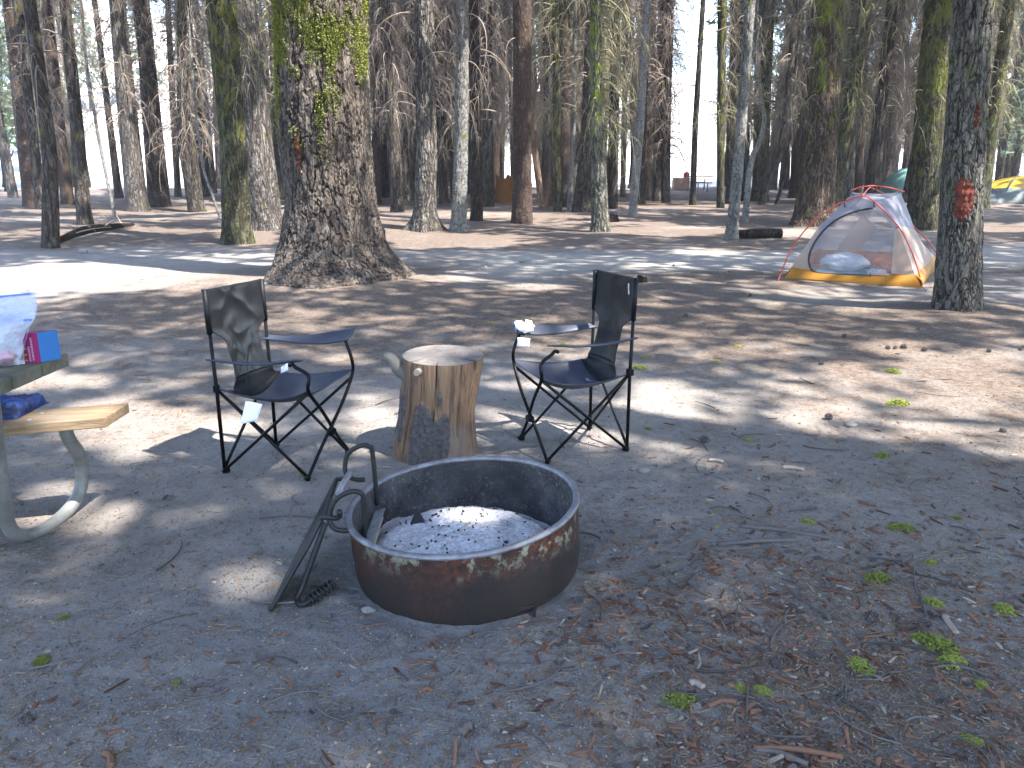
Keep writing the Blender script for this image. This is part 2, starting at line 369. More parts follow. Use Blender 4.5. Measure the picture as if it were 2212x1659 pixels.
def deadwood(core, n, z0, z1, L=(.5, 1.8), thick=1.0, seed=0, curl=1.0, sub=7, side=None):
    """drooping dead limbs with hanging twigs; vectorised three-sided tubes"""
    g = np.random.default_rng(seed); zs, cx, cy, rr = core
    z = g.uniform(z0, z1, n) if z1 > z0 else g.uniform(z0, z0 + .5, n)
    th = g.uniform(0, 2 * PI, n) if side is None else g.normal(side, .9, n)
    x0 = np.interp(z, zs, cx); y0 = np.interp(z, zs, cy); r0 = np.interp(z, zs, rr) * .8
    ln = g.uniform(L[0], L[1], n); m = 9; t = np.linspace(0, 1, m)[None]
    up = g.uniform(-.15, .35, n)[:, None]; dr = g.uniform(.5, 1.5, n)[:, None] * curl
    wig = .06 * np.sin(t * g.uniform(3, 9, n)[:, None] + g.uniform(0, 6, n)[:, None]) * ln[:, None] * t
    th2 = th[:, None] + g.uniform(-.5, .5, n)[:, None] * t
    rad = r0[:, None] + ln[:, None] * (t - .32 * t ** 2 * dr.clip(0, 1.4))
    P = np.stack([x0[:, None] + rad * np.cos(th2) + wig, y0[:, None] + rad * np.sin(th2) - wig, z[:, None] + ln[:, None] * (up * t - .75 * dr * t ** 2)], -1)
    R = (.006 + .008 * ln[:, None]) * (1 - .8 * t) * thick
    V1, F1 = tubes(P, R, 3)
    if not sub: return V1, F1
    M = n * sub; pi = np.repeat(np.arange(n), sub); ti = g.integers(2, m, M)
    o = P[pi, ti]; a = g.uniform(0, 2 * PI, M); sl = ln[pi] * g.uniform(.2, .55, M); t = np.linspace(0, 1, 5)[None]
    oa = g.uniform(.25, .9, M)[:, None]
    Q = np.stack([o[:, 0:1] + sl[:, None] * oa * np.cos(a)[:, None] * (t - .3 * t * t), o[:, 1:2] + sl[:, None] * oa * np.sin(a)[:, None] * (t - .3 * t * t), o[:, 2:3] - sl[:, None] * (g.uniform(.0, .5, M)[:, None] * t + g.uniform(.2, .8, M)[:, None] * t * t)], -1)
    V2, F2 = tubes(Q, np.broadcast_to(.0055 * thick * (1 - .7 * t), (M, 5)), 3)
    return np.vstack([V1, V2]), [np.vstack([F1[0], F2[0] + len(V1)])]
def sprays(C, size, g, up=.0, droop=0.0, asp=.36):
    """needle sprays: bent diamonds (two quads) at centres C"""
    n = len(C); a = g.uniform(0, 2 * PI, n); s = size * g.uniform(.6, 1.4, n) if np.isscalar(size) else size
    R = rotm(g.normal(0, .5, n), g.normal(droop, .45, n), a)
    b = np.array([[-.5, 0, 0], [-.15, -.5 * asp, .04], [-.1, .5 * asp, .04], [.3, -.38 * asp, -.02], [.3, .38 * asp, -.02], [.55, 0, -.1]])
    V = np.einsum('nij,nkj->nki', R, b[None] * np.asarray(s).reshape(-1, 1, 1)) + C[:, None]
    i = np.arange(n)[:, None] * 6
    return V.reshape(-1, 3), [np.hstack([i, i + 1, i + 2]), np.hstack([i + 3, i + 5, i + 4]), np.hstack([i + 1, i + 3, i + 4, i + 2])]
TREES = []   # (root, x, y) for crown assignment
def make_tree(name, ctrl, mat, label, cat='tree', group=None, H=17, limbs=0, z0=2.4, z1=7.5, L=(.5, 1.6), curl=1.0, thick=1.0, seed=1, crown=True, twig='twig', sub=7, side=None, **kw):
    b = (ctrl[0][0], ctrl[0][1], ctrl[0][2])
    root = thing(name, b, label, cat, group)
    V, F, at, core = trunk_geo(ctrl, H=H, seed=seed, **kw)
    obj('trunk', V, F, G[mat] if isinstance(mat, str) else mat, root, attr=dict(furrow=at))
    if limbs:
        V, F = deadwood(core, limbs, z0, min(z1, H - .3), L, thick, seed + 77, curl, sub, side); obj('dead_branches', V, F, G[twig], root)
    if crown: TREES.append((root, b[0], b[1]))
    return root, core
def spec(pts, Y=None):
    """pts: [(px,py,widthP),...] first = base on the ground; gives ctrl in world at constant depth"""
    b = gpt(pts[0][0], pts[0][1]); Yb = b[1] if Y is None else Y; out = []
    for i, (px, py, w) in enumerate(pts):
        q = b if i == 0 else yp(px, py, Yb)
        f = projP(q[0], q[1], q[2])[2]; out.append((q[0], q[1] + w / 2 / FP * f * .0, q[2], w / 2 / FP * f))
    return out
TR = [
 # pts, mat, limbs, opts, label
 ([(67, 447, 30), (40, 200, 27), (20, 0, 26)], 'red', 24, {}, 'smooth light brown trunk near the left edge of the clearing'),
 ([(90, 452, 22), (60, 200, 20), (37, 0, 20)], 'fur', 30, {}, 'thin grey trunk hugging the right side of the smooth light brown one'),
 ([(110, 535, 36), (108, 330, 30), (63, 0, 26)], 'fur', 26, {}, 'dark leaning trunk nearest the camera at far left'),
 ([(147, 443, 26), (130, 300, 24), (100, 0, 22)], 'red', 34, {}, 'reddish trunk just right of the dark leaning one at far left'),
 ([(183, 485, 30), (167, 283, 27), (140, 0, 22)], 'fur', 40, {}, 'dark grey trunk beside the fallen branchy log'),
 ([(248, 468, 7), (213, 300, 7), (187, 140, 6), (175, 0, 5)], 'grey', 6, dict(H=6, crown=False), 'spindly crooked sapling stem between the two left trunk groups'),
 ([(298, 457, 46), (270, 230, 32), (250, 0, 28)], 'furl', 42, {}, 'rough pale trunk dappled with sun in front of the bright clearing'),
 ([(345, 447, 46), (323, 200, 36), (307, 0, 30)], 'dark', 46, {}, 'straight dark trunk right of the sun dappled pale one'),
 ([(425, 457, 34), (402, 300, 38), (397, 0, 28)], 'fur', 90, dict(z0=1.9), 'forked dark trunk wrapped in a thick mop of dead twigs'),
 ([(485, 495, 7), (440, 370, 6), (425, 270, 5), (418, 180, 4)], 'grey', 4, dict(H=4.2, crown=False, sub=3), 'thin grey dead pole leaning on the tangle left of the mossy trunk'),
 ([(478, 408, 22), (470, 200, 20), (467, 0, 18)], 'dark', 30, {}, 'dark distant trunk just left of the mossy trunk'),
 ([(513, 525, 60), (503, 300, 54), (477, 0, 62)], 'moss', 40, dict(near=1), 'mossy furrowed trunk standing left of the giant tree'),
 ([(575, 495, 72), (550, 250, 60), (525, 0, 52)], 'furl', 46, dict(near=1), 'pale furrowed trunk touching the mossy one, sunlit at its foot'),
 ([(608, 432, 24), (597, 200, 22), (588, 0, 22)], 'dark', 30, {}, 'dark trunk half hidden behind the left side of the giant tree'),
 ([(859, 457, 28), (844, 167, 28), (829, 0, 26)], 'fur', 44, {}, 'dark slightly leaning trunk just right of the giant tree'),
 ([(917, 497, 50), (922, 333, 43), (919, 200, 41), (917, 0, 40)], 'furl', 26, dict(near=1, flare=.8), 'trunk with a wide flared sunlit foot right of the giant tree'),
 ([(959, 440, 20), (950, 200, 18), (943, 0, 17)], 'dark', 30, {}, 'thin dark trunk between the flared foot trunk and the grey one'),
 ([(990, 500, 34), (997, 300, 28), (999, 0, 26)], 'grey', 12, dict(near=1), 'pale grey smooth trunk right of the flared foot trunk'),
 ([(1030, 477, 27), (1028, 240, 27), (1024, 0, 27)], 'dark', 40, dict(z0=2.2), 'even straight very dark brown trunk right of the grey one'),
 ([(1077, 402, 22), (1072, 200, 20), (1070, 0, 20)], 'moss', 60, {}, 'greenish distant trunk above the orange stump'),
 ([(1052, 420, 13), (1050, 200, 12), (1049, 0, 11)], 'tan', 20, {}, 'thin tan trunk left of the orange stump'),
 ([(1128, 482, 44), (1128, 300, 38), (1128, 0, 38)], 'red', 8, dict(near=1, flare=.1), 'smooth straight reddish brown trunk behind the wooden stump seat'),
 ([(1171, 450, 14), (1154, 317, 15), (1148, 170, 12)], 'tan', 18, dict(H=5, crown=False), 'short leaning sunlit tan dead trunk right of the reddish one'),
 ([(1204, 457, 18), (1202, 200, 16), (1199, 0, 14)], 'moss', 50, {}, 'dark mossy trunk pressed against a slim reddish one'),
 ([(1221, 448, 22), (1219, 200, 20), (1217, 0, 20)], 'red', 26, {}, 'slim reddish trunk right of the dark mossy one'),
 ([(1230, 453, 11), (1237, 320, 11), (1240, 180, 9), (1243, 0, 8)], 'grey', 16, dict(crown=False), 'thin curved grey stem beside the slim reddish trunk'),
 ([(1257, 457, 42), (1270, 317, 34), (1281, 0, 26)], 'fur', 46, dict(near=1), 'dark deeply furrowed trunk leaning behind the mossy curl-branched one'),
 ([(1297, 500, 37), (1292, 333, 31), (1287, 0, 26)], 'mossg', 70, dict(near=1, curl=1.5, z0=1.9, side=-.2, L=(.4, 1.3), thick=1.3), 'central trunk with bright moss and a fan of curled dead branches'),
 ([(1322, 450, 24), (1326, 250, 22), (1330, 0, 20)], 'dark', 60, dict(z0=2.0), 'dark trunk showing below the fan of curled branches'),
 ([(1366, 467, 18), (1381, 283, 20), (1399, 0, 16)], 'grey', 30, {}, 'grey trunk leaning right, beside the small dead shrub'),
 ([(1439, 437, 18), (1437, 233, 25), (1449, 0, 18)], 'fur', 100, dict(z0=1.6, L=(.6, 1.7)), 'dark trunk wrapped in drooping twigs left of the bear box'),
 ([(1496, 443, 14), (1502, 267, 13), (1519, 0, 11)], 'dark', 6, {}, 'thin black bare trunk in front of the far picnic table'),
 ([(1556, 447, 16), (1558, 200, 18), (1560, 0, 20)], 'moss', 50, {}, 'green tinged trunk right of the far picnic table'),
 ([(1574, 440, 14), (1580, 200, 14), (1587, 0, 13)], 'dark', 40, {}, 'thin dark trunk behind the grey green speckled one'),
 ([(1580, 517, 24), (1599, 300, 21), (1621, 0, 20)], 'grey', 18, dict(near=1), 'slim grey green trunk at the end of the dark log'),
 ([(1609, 477, 14), (1619, 367, 13), (1627, 333, 13), (1644, 302, 12), (1652, 260, 10), (1642, 200, 8), (1638, 130, 6)], 'grey', 14, dict(H=5.4, crown=False), 'crooked whitish dead trunk bent twice beside the grey green one'),
 ([(1639, 427, 30), (1644, 200, 30), (1647, 0, 30)], 'moss', 80, {}, 'wide mossy trunk behind the crooked whitish one'),
 ([(1644, 442, 14), (1665, 385, 14), (1686, 333, 14), (1702, 200, 14), (1711, 104, 13), (1719, 0, 12)], 'fur', 34, {}, 'bowed trunk leaning right between the whitish one and the mossy giant'),
 ([(1677, 442, 8), (1700, 360, 7), (1712, 250, 6), (1722, 120, 5)], 'fur', 10, dict(H=6, crown=False, sub=3), 'slender leaning sapling left of the wide mossy trunk by the tent'),
 ([(1757, 488, 84), (1773, 292, 68), (1786, 125, 62), (1792, 0, 60)], 'moss2', 40, dict(near=1, flare=.35), 'wide reddish furrowed trunk with moss above, left of the orange tent'),
 ([(1815, 438, 24), (1832, 292, 26), (1845, 62, 24), (1850, 0, 24)], 'dark', 70, {}, 'dark twiggy trunk between the wide mossy trunk and the tent'),
 ([(1845, 397, 15), (1856, 292, 14), (1866, 0, 13)], 'moss', 40, {}, 'thin far mossy trunk above the tent ridge'),
 ([(1886, 398, 22), (1902, 250, 20), (1915, 0, 18)], 'dark', 30, {}, 'dark trunk leaning behind the grey one over the tent'),
 ([(1909, 420, 30), (1924, 250, 33), (1946, 0, 36)], 'fur', 30, {}, 'straight grey brown trunk rising directly behind the tent'),
 ([(1990, 496, 62), (2009, 250, 60), (2032, 0, 60)], 'moss', 34, dict(near=1), 'big dark mossy trunk right behind the tent'),
 ([(2067, 662, 92), (2074, 500, 83), (2078, 417, 82), (2090, 208, 78), (2105, 0, 80)], 'bigm', 5, dict(near=2, flare=.12), 'stout trunk with a raw red wound beside the tent'),
 ([(2127, 400, 12), (2133, 300, 11), (2142, 0, 11)], 'moss', 30, {}, 'thin mossy trunk showing right of the wounded one'),
 ([(2155, 410, 16), (2163, 330, 16), (2186, 190, 15), (2225, 0, 14)], 'dark', 14, {}, 'dark leaning trunk behind the yellow and grey tent'),
 ([(2180, 402, 22), (2196, 300, 21), (2222, 160, 20), (2260, 0, 18)], 'dark', 14, {}, 'thicker dark leaning trunk over the yellow and grey tent'),
 ([(14, 405, 13), (2, 250, 12), (-8, 0, 12)], 'dark', 20, {}, 'thin dark trunk cut by the left edge of view'),
 ([(1715, 425, 18), (1722, 200, 17), (1730, 0, 16)], 'red', 60, {}, 'reddish trunk seen behind the bowed one'),
 ([(1185, 430, 14), (1180, 200, 13), (1176, 0, 12)], 'fur', 70, {}, 'thin twiggy trunk between the reddish trunk and the dark mossy one'),
 ([(1400, 430, 14), (1405, 200, 13), (1410, 0, 12)], 'tan', 60, {}, 'thin tan trunk right of the leaning grey one'),
 ([(1345, 425, 12), (1350, 200, 12), (1352, 0, 12)], 'tan', 60, {}, 'slim tan trunk right of the dark one under the curled branches'),
 ([(885, 415, 16), (880, 250, 15), (875, 0, 14)], 'tan', 30, {}, 'short tan trunk left of the flared foot trunk'),
 ([(985, 425, 14), (975, 200, 13), (968, 0, 12)], 'fur', 60, {}, 'thin twiggy trunk behind the smooth grey one'),
 ([(385, 425, 14), (372, 200, 13), (362, 0, 12)], 'fur', 60, {}, 'slim trunk between the straight dark trunk and the forked twiggy one'),
 ([(545, 415, 16), (538, 200, 15), (530, 0, 14)], 'dark', 40, {}, 'narrow dark trunk seen between the mossy trunk and the pale furrowed one'),
]
G['mossg'] = bark('bark_central_moss', (0.0248, 0.0217, 0.0155), (0.1612, 0.1550, 0.1302), (0.2480, 0.2418, 0.2108), 11, 1.3, (1.7, 2.6), (.18, .23, .02))
G['moss2'] = bark('bark_reddish_moss', (0.0248, 0.0155, 0.0112), (0.1054, 0.0775, 0.0589), (0.1674, 0.1302, 0.1023), 12, 1.1, (1.9, 4.0), (.15, .18, .015))
for i, (pts, mat, limbs, o, lab) in enumerate(TR):
    o = dict(o); nr = o.pop('near', 0); c = spec(pts)
    kw = dict(nseg=14)
    zb = c[0][2]
    if nr == 1: kw = dict(nseg=90, dense=np.concatenate([np.linspace(zb - .25, zb + 5.2, 200), np.linspace(zb + 5.6, 17, 14)]), furrow=.016, cell=(.045, .16))
    if nr == 2: kw = dict(nseg=300, dense=np.concatenate([np.linspace(zb - .25, zb + 3.4, 460), np.linspace(zb + 3.8, 17, 16)]), furrow=.014, cell=(.035, .11))
    kw.update(o); kw.setdefault('H', 17 + 3 * random.random())
    z0 = kw.pop('z0', 2.6)
    d = c[0][1]; kw.setdefault('thick', .75 + max(0, (d - 14) / 45)); kw.setdefault('sub', 10)
    make_tree('conifer_tree' if kw['H'] > 10 else 'dead_tree', c, mat, lab, limbs=int(limbs * 1.5), z0=z0, z1=8.5, seed=100 + i * 7, twig='twigm' if mat in ('moss', 'mossg', 'moss2') else 'twig', **kw)
# ---- the giant tree
bt = gpt(740, 600); YB = 9.9
ctrl = []
for l, r_, y in ((604, 868, 590), (606, 838, 540), (613, 822, 490), (619, 811, 433), (612, 803, 350), (604, 799, 300), (601, 795, 200), (599, 790, 100), (597, 787, 0)):
    q = yp((l + r_) / 2, y, YB); f = projP(q[0], q[1], q[2])[2]; ctrl.append((q[0], YB, q[2], (r_ - l) / 2 / FP * f))
ctrl[0] = (ctrl[0][0], YB, H1(ctrl[0][0], YB - .5), ctrl[0][3])
zb = ctrl[0][2]
BT, core = make_tree('conifer_tree', ctrl, 'big', 'giant trunk with thick scaly bark and bright moss behind the left camp chair', seed=5, nseg=560, H=22,
    dense=np.concatenate([np.linspace(zb - .25, 3.9, 560), np.linspace(4.3, 22, 20)]), furrow=.030, cell=(.055, .17), flare=.28, wob=.05, limbs=0)
tv = BT.children[0].data; co = np.zeros(len(tv.vertices) * 3, np.float32); tv.vertices.foreach_get('co', co); co = co.reshape(-1, 3) + ORG[BT.name]
def moss_on(root, co, ctr, score, n, size, name='moss', mat='lichb', seed=3):
    g = np.random.default_rng(seed); s = score(co); ok = np.where(g.random(len(co)) < s * n / max(1, s.sum()))[0]
    P = co[ok] + g.normal(0, .004, (len(ok), 3)); nrm = P - ctr(P); nrm[:, 2] = 0; nrm /= np.linalg.norm(nrm, axis=1, keepdims=True)
    P = P + nrm * .008
    V, F = sprays(P, size, g, asp=.6); return obj(name, V, F, G[mat], root, smooth=False)
def sc_big(c):
    px, py, f = projP(c[:, 0], c[:, 1], c[:, 2]); front = c[:, 1] < YB + .1
    left = np.exp(-((px - 598) / 22) ** 2); nz = fbm(c[:, 0] * 7, c[:, 2] * 2.6, c[:, 1] * 3, 5, 21)
    hi = np.clip(1.15 - py / 330, 0, 1.2)
    return front * (py < 360) * np.clip(nz + .62 * hi + .5 * left * (py < 330) - .42, 0, .5) * 2
moss_on(BT, co, lambda P: np.stack([np.interp(P[:, 2], core[0], core[1]), np.full(len(P), YB), P[:, 2]], 1), sc_big, 60000, .016)
# wounds on the giant and on the stout trunk
def scar(root, name, poly, co, Yc, mat, off=.012, core=None, lab=None):
    """patch laid on the trunk surface inside an outline given in photo coordinates"""
    pc = np.array(poly, float); mn, mx = pc.min(0), pc.max(0); nx, ny = 16, 26
    P = np.zeros((ny, nx, 3)); zs, cx, cy, rr = core
    for a in range(ny):
        t = a / (ny - 1); yy = mn[1] + (mx[1] - mn[1]) * t
        l, r = np.interp(yy, pc[:, 1], pc[:, 0] - pc[:, 2] * .5), np.interp(yy, pc[:, 1], pc[:, 0] + pc[:, 2] * .5)
        for b in range(nx):
            px = l + (r - l) * b / (nx - 1) + 1.5 * vnoise(a * .9, b * .5, 0, 5); q = yp(px, yy, Yc)
            for _ in range(4):
                c0 = np.interp(q[2], zs, cx); r0 = np.interp(q[2], zs, rr) + off; dx = np.clip(q[0] - c0, -r0 * .98, r0 * .98)
                q = yp(px, yy, np.interp(q[2], zs, cy) - math.sqrt(r0 * r0 - dx * dx))
            P[a, b] = q + np.array((0, -.012 * vnoise(a * .7, b * .7, 0, 8), 0))
    V, F = grid(P[:, ::-1]); return obj(name, V, F, mat, root)
m = N('raw_wood_wound'); cc = m.co(); c = m.mix(m.ramp(m.noise(cc, 14, 5, .7), [(.35, 0), (.6, 1)]), (.035, .010, .008), (.13, .028, .017))
c = m.mix(m.ramp(m.noise(m.co((1, 1, .25)), 22, 3), [(.64, 0), (.7, 1)]), c, (.55, .36, .12)); G['wound'] = m.fin(c, .8, m.bump(m.noise(cc, 40, 4), .015), spec=.2)
scar(BT, 'bark_wound', [(641, 290, 3), (640, 305, 8), (646, 335, 7), (645, 355, 4), (650, 372, 3)], co, YB, G['wound'], core=core, off=.03)
rt = [o for o in bpy.data.objects if o.get('label', '').startswith('stout trunk')][0]
cs_ = spec(TR[45][0]); V_, F_, a_, rcore = trunk_geo(cs_, H=17)
assert TR[45][4].startswith('stout')
scar(rt, 'bark_wound', [(2078, 383, 4), (2083, 393, 30), (2083, 410, 46), (2082, 430, 47), (2078, 455, 38), (2076, 468, 22), (2078, 478, 6)], None, 7.8, G['wound'], core=rcore, off=.016)
scar(rt, 'bark_wound', [(2112, 226, 2), (2113, 235, 12), (2111, 255, 13), (2108, 275, 5)], None, 7.8, G['wound'], core=rcore, off=.012)
# ---- offscreen trees that shade the camp, and the far stand
g = np.random.default_rng(5)
OFF = [(5.2, 1.5), (7.6, -2.6), (9.5, 4.6), (12.6, 1.0), (10.8, -5.2), (3.6, -4.2), (-2.6, -4.4), (-5.8, -.8), (-7.2, 3.2), (6.4, -8.5), (14.0, 6.4), (16.5, -2.0), (13.5, -9.5), (0.6, -9.0), (-8.6, 7.2), (18.6, 9.2), (17.5, 3.8), (21.5, 14.0), (22.5, 6.5), (-12.5, 11.5), (26.0, 19.5), (28, 12), (-17, 17), (31, 27), (2.2, -6.6), (19, -6.5)]
for i, (x, y) in enumerate(OFF):
    r = g.uniform(.17, .32)
    make_tree('conifer_tree', [(x, y, H1(x, y), r * 1.2), (x + g.normal(0, .1), y, 3, r), (x + g.normal(0, .2), y, 8, r * .8)], 'fur', 'tall conifer standing just outside the view around the camp', group='conifers around the camp outside the view', limbs=20, z0=3.2, z1=9, seed=900 + i, H=g.uniform(15, 19))
protos = []
for k in range(7):
    mat = ['fur', 'moss', 'red', 'dark', 'furl', 'fur', 'dark'][k]; r = [.19, .22, .16, .20, .18, .13, .14][k]; x, y = 900 + 0 * k, 0
    ln = g.normal(0, .25, 2)
    root = thing('conifer_tree', (0, 0, 0), 'slim trunk hung with dead twigs in the far stand of conifers', 'tree', 'slim conifers filling the far stand')
    V, F, at, cr_ = trunk_geo([(0, 0, 0, r * 1.3), (ln[0] * .3, ln[1] * .3, 3, r), (ln[0], ln[1], 9, r * .75)], H=15 + k, nseg=9, seed=300 + k)
    obj('trunk', V, F, G[mat], root, attr=dict(furrow=at))
    V, F = deadwood(cr_, 170 if k not in (2, 6) else 110, 3.1, 11.5, (.4, 1.5), 1.35, 400 + k, 1.25, 9); obj('dead_branches', V, F, G['twigm' if k in (1, 4) else 'twig'], root)
    nn = 700 if k in (1, 4) else 160; zz = g.uniform(9.5, 15 + k, nn); rad = (1.6 * (1 - (zz - 6.5) / (10 + k))).clip(.2) * np.sqrt(g.random(nn)); a = g.uniform(0, 2 * PI, nn)
    C = np.stack([ln[0] + rad * np.cos(a), ln[1] + rad * np.sin(a), zz - rad * .3], 1); V, F = sprays(C, .5, g, droop=.3); obj('crown', V, F, G['leaf'], root, smooth=False)
    protos.append(root)
def copy_tree(o, parent=None):
    c = o.copy(); COL.objects.link(c); ORG[c.name] = ORG[o.name]
    if parent is not None: c.parent = parent
    for ch in list(o.children):
        copy_tree(ch, c)
    return c
listed = [(o[1], o[2]) for o in TREES]
cnt = 0; placed = list(listed); tries = 0
while cnt < 215 and tries < 5000:
    tries += 1
    y = 26 + 31 * g.random() ** .85; u = g.uniform(-.72, .72); x = u * y
    P_x = projP(x, y, 0)[0]
    if 1425 < P_x < 1560 and y < 60: continue
    if (P_x < 130 or 190 < P_x < 300) and g.random() < .85: continue
    if P_x > 2120 and y < 50 : continue
    if P_x < 600 and g.random() < .65: continue
    if min((x - a) ** 2 + (y - b) ** 2 for a, b in placed) < .8: continue
    placed.append((x, y)); k = int(g.integers(0, 7))
    o = protos[k] if protos[k] is not None and k >= 0 and not protos[k].get('_used') else copy_tree(protos[k])
    if o is protos[k]: o['_used'] = 1
    o.location = (x, y, H1(x, y) - .05); s = g.uniform(.85, 1.25); o.scale = (s, s, g.uniform(.9, 1.15)); o.rotation_euler = (g.normal(0, .02), g.normal(0, .02), g.uniform(0, 6.28)); cnt += 1
for o in bpy.data.objects:
    if '_used' in o: del o['_used']
# sunlit leafy conifers at the edge of the clearing
lp = []
for k in range(3):
    root = thing('conifer_tree', (0, 0, 0), 'leafy green conifer with full boughs at the sunny clearing edge', 'tree', 'leafy conifers at the clearing edge')
    hgt = [13, 10, 16][k]; V, F, at, cr_ = trunk_geo([(0, 0, 0, .2), (0, 0, 5, .15), (0, 0, 8, .1)], H=hgt, nseg=8, seed=500 + k); obj('trunk', V, F, G['dark'], root, attr=dict(furrow=at))
    nb = 105; zb_ = np.sort(g.uniform(2.6, hgt * .97, nb)); Lb = (2.6 * (1 - zb_ / hgt) + .35) * g.uniform(.7, 1.15, nb); a = g.uniform(0, 2 * PI, nb)
    C = []
    for z_, l_, a_ in zip(zb_, Lb, a):
        m_ = int(10 + 18 * l_ / 2.6); t = g.random(m_) ** .6; w = g.normal(0, .13, m_) * l_
        C.append(np.stack([np.cos(a_) * l_ * t - np.sin(a_) * w, np.sin(a_) * l_ * t + np.cos(a_) * w, z_ - .35 * l_ * t ** 2 + g.normal(0, .07, m_)], 1))
    V, F = sprays(np.vstack(C), .42, g, droop=.35); obj('crown', V, F, G['leafb'], root, smooth=False); lp.append(root)
first = [True] * 3
spots = [(10, 45, 0), (100, 54, 1), (2195, 46, 1), (2170, 52, 2), (2240, 42, 0), (1935, 56, 1), (1700, 60, 2), (20, 60, 0), (80, 66, 1), (130, 72, 2), (-20, 64, 2), (215, 92, 1), (60, 100, 0), (330, 95, 0), (470, 105, 2), (620, 110, 1), (780, 115, 0), (1100, 112, 1), (1240, 118, 2), (1400, 120, 2), (1640, 110, 0), (1740, 100, 2), (1890, 96, 0), (1960, 90, 2), (2130, 74, 0), (2170, 66, 2), (2225, 60, 1), (2190, 88, 0), (2250, 72, 2), (2060, 104, 1)]
for px, y, k in spots:
    x = (px - 1106) / FP * y * .965
    if first[k]: o = lp[k]; first[k] = False
    else: o = copy_tree(lp[k])
    o.location = (x, y, H1(x, y) - .1); s = g.uniform(.85, 1.2); o.scale = (s, s, s); o.rotation_euler = (0, 0, g.uniform(0, 6.28))
# ------------------------------------------------------------------ sun patches wanted on the ground, left free by added leaves (where the canopy is open)
PATCH = [(280, 597, 330, 38, 1), (60, 640, 130, 22, .6), (640, 690, 110, 30, .45), (745, 775, 85, 22, .6), (330, 915, 150, 42, 1), (425, 950, 70, 24, 1), (90, 818, 110, 22, 1), (230, 880, 60, 18, .7),
 (800, 900, 50, 60, 1), (1090, 868, 60, 48, 1), (1245, 900, 100, 42, 1), (1429, 838, 60, 12, 1), (1430, 874, 115, 26, 1), (1485, 910, 90, 16, 1), (1746, 888, 110, 26, 1), (1838, 806, 60, 26, 1),
 (2087, 794, 150, 42, 1), (2087, 862, 95, 28, 1), (1926, 750, 70, 14, 1), (2180, 740, 60, 12, .8), (1850, 669, 60, 6, 1), (1605, 671, 40, 5, .8), (1986, 930, 85, 20, .9), (2167, 974, 50, 12, .6), (1517, 770, 36, 7, .6),
 (204, 1134, 66, 17, 1), (60, 1112, 70, 26, 1), (262, 1098, 60, 12, .8), (139, 1240, 52, 28, .8), (146, 1288, 80, 22, .35), (521, 1254, 74, 34, 1), (420, 1116, 70, 14, .45), (1262, 1238, 26, 20, 1), (1583, 1286, 60, 28, .35),
 (1010, 1170, 110, 25, .5), (950, 603, 90, 8, 1), (1160, 620, 90, 6, .8), (1530, 543, 70, 9, .8), (1430, 570, 70, 7, .7), (1000, 518, 150, 12, 1), (1420, 500, 180, 10, 1), (1150, 487, 110, 9, .8), (1715, 505, 60, 12, 1),
 (300, 503, 220, 6, .8), (500, 555, 100, 8, .7), (1700, 890, 260, 22, .6), (2150, 905, 60, 12, .6), (820, 690, 70, 14, .35), (1800, 700, 60, 6, .3), (1640, 800, 90, 12, .3), (2000, 1005, 60, 8, .3), (1905, 650, 60, 6, .4), (1320, 940, 60, 26, .9), (820, 960, 40, 22, .8), (1155, 830, 80, 12, .5)]
def wp(x, y, z, rx, a):
    gx, gy = x - SS[0] * z, y - SS[1] * z; p = projP(gx, gy, 0); f = FP / float(p[2]); PATCH.append((float(p[0]), float(p[1]), rx * f, rx * f * .45, a))
wp(-.30, 3.62, .48, .13, .45); wp(.06, 3.85, .62, .12, 1); wp(-1.12, 3.62, .66, .13, 1); PATCH += [(1950, 850, 320, 72, .62), (330, 930, 190, 48, .8), (1480, 880, 200, 40, .6)]; wp(4.2, 9.8, .6, .5, .25); wp(-1.72, 16.7, .6, .75, 1); wp(-5.1, 16.8, .8, .6, 1); wp(-2.0, 9.2, .6, .35, .5); wp(-1.9, 9.2, 1.5, .3, .4); wp(-1.55, 2.9, .44, .2, .8); wp(-1.6, 2.35, .8, .2, .6)
def light(x, y):
    px, py, f = projP(x, y); w = fbm(x * 2.3, y * 2.3, 0, 4, 90); L = np.zeros_like(px)
    for cx, cy, rx, ry, a in PATCH:
        rx *= 1.16; ry *= 1.18; d = np.sqrt(((px - cx) / rx) ** 2 + ((py - cy) / ry) ** 2) + .38 * w
        L = np.maximum(L, a * (1 - sstep(.75, 1.12, d)))
    far = sstep(-.02, .22, fbm(x * .42, y * .42, 0, 4, 95) + .03)
    infr = (f > .5) & (px > -60) & (px < 2270) & (py < 1750)
    amb = .42 * sstep(-.12, .32, fbm(x * 1.5, y * 1.5, 0, 4, 99)) * (.45 + .55 * sstep(1150, 1700, px) + .5 * np.exp(-((px - 800) / 260) ** 2 - ((py - 740) / 90) ** 2)) * (1 - sstep(960, 1040, py + 25 * w)) * sstep(560, 640, py) + .10 * (py < 1000)
    Lf = np.maximum(L, amb); k = sstep(13, 19, y)
    Lf = Lf * (1 - k) + np.maximum(L, far) * k
    out = np.where(py > 1750, 0, far * .8)
    return np.where(infr, Lf, np.where(np.hypot(x, y) < 4, np.minimum(out, .0), out))
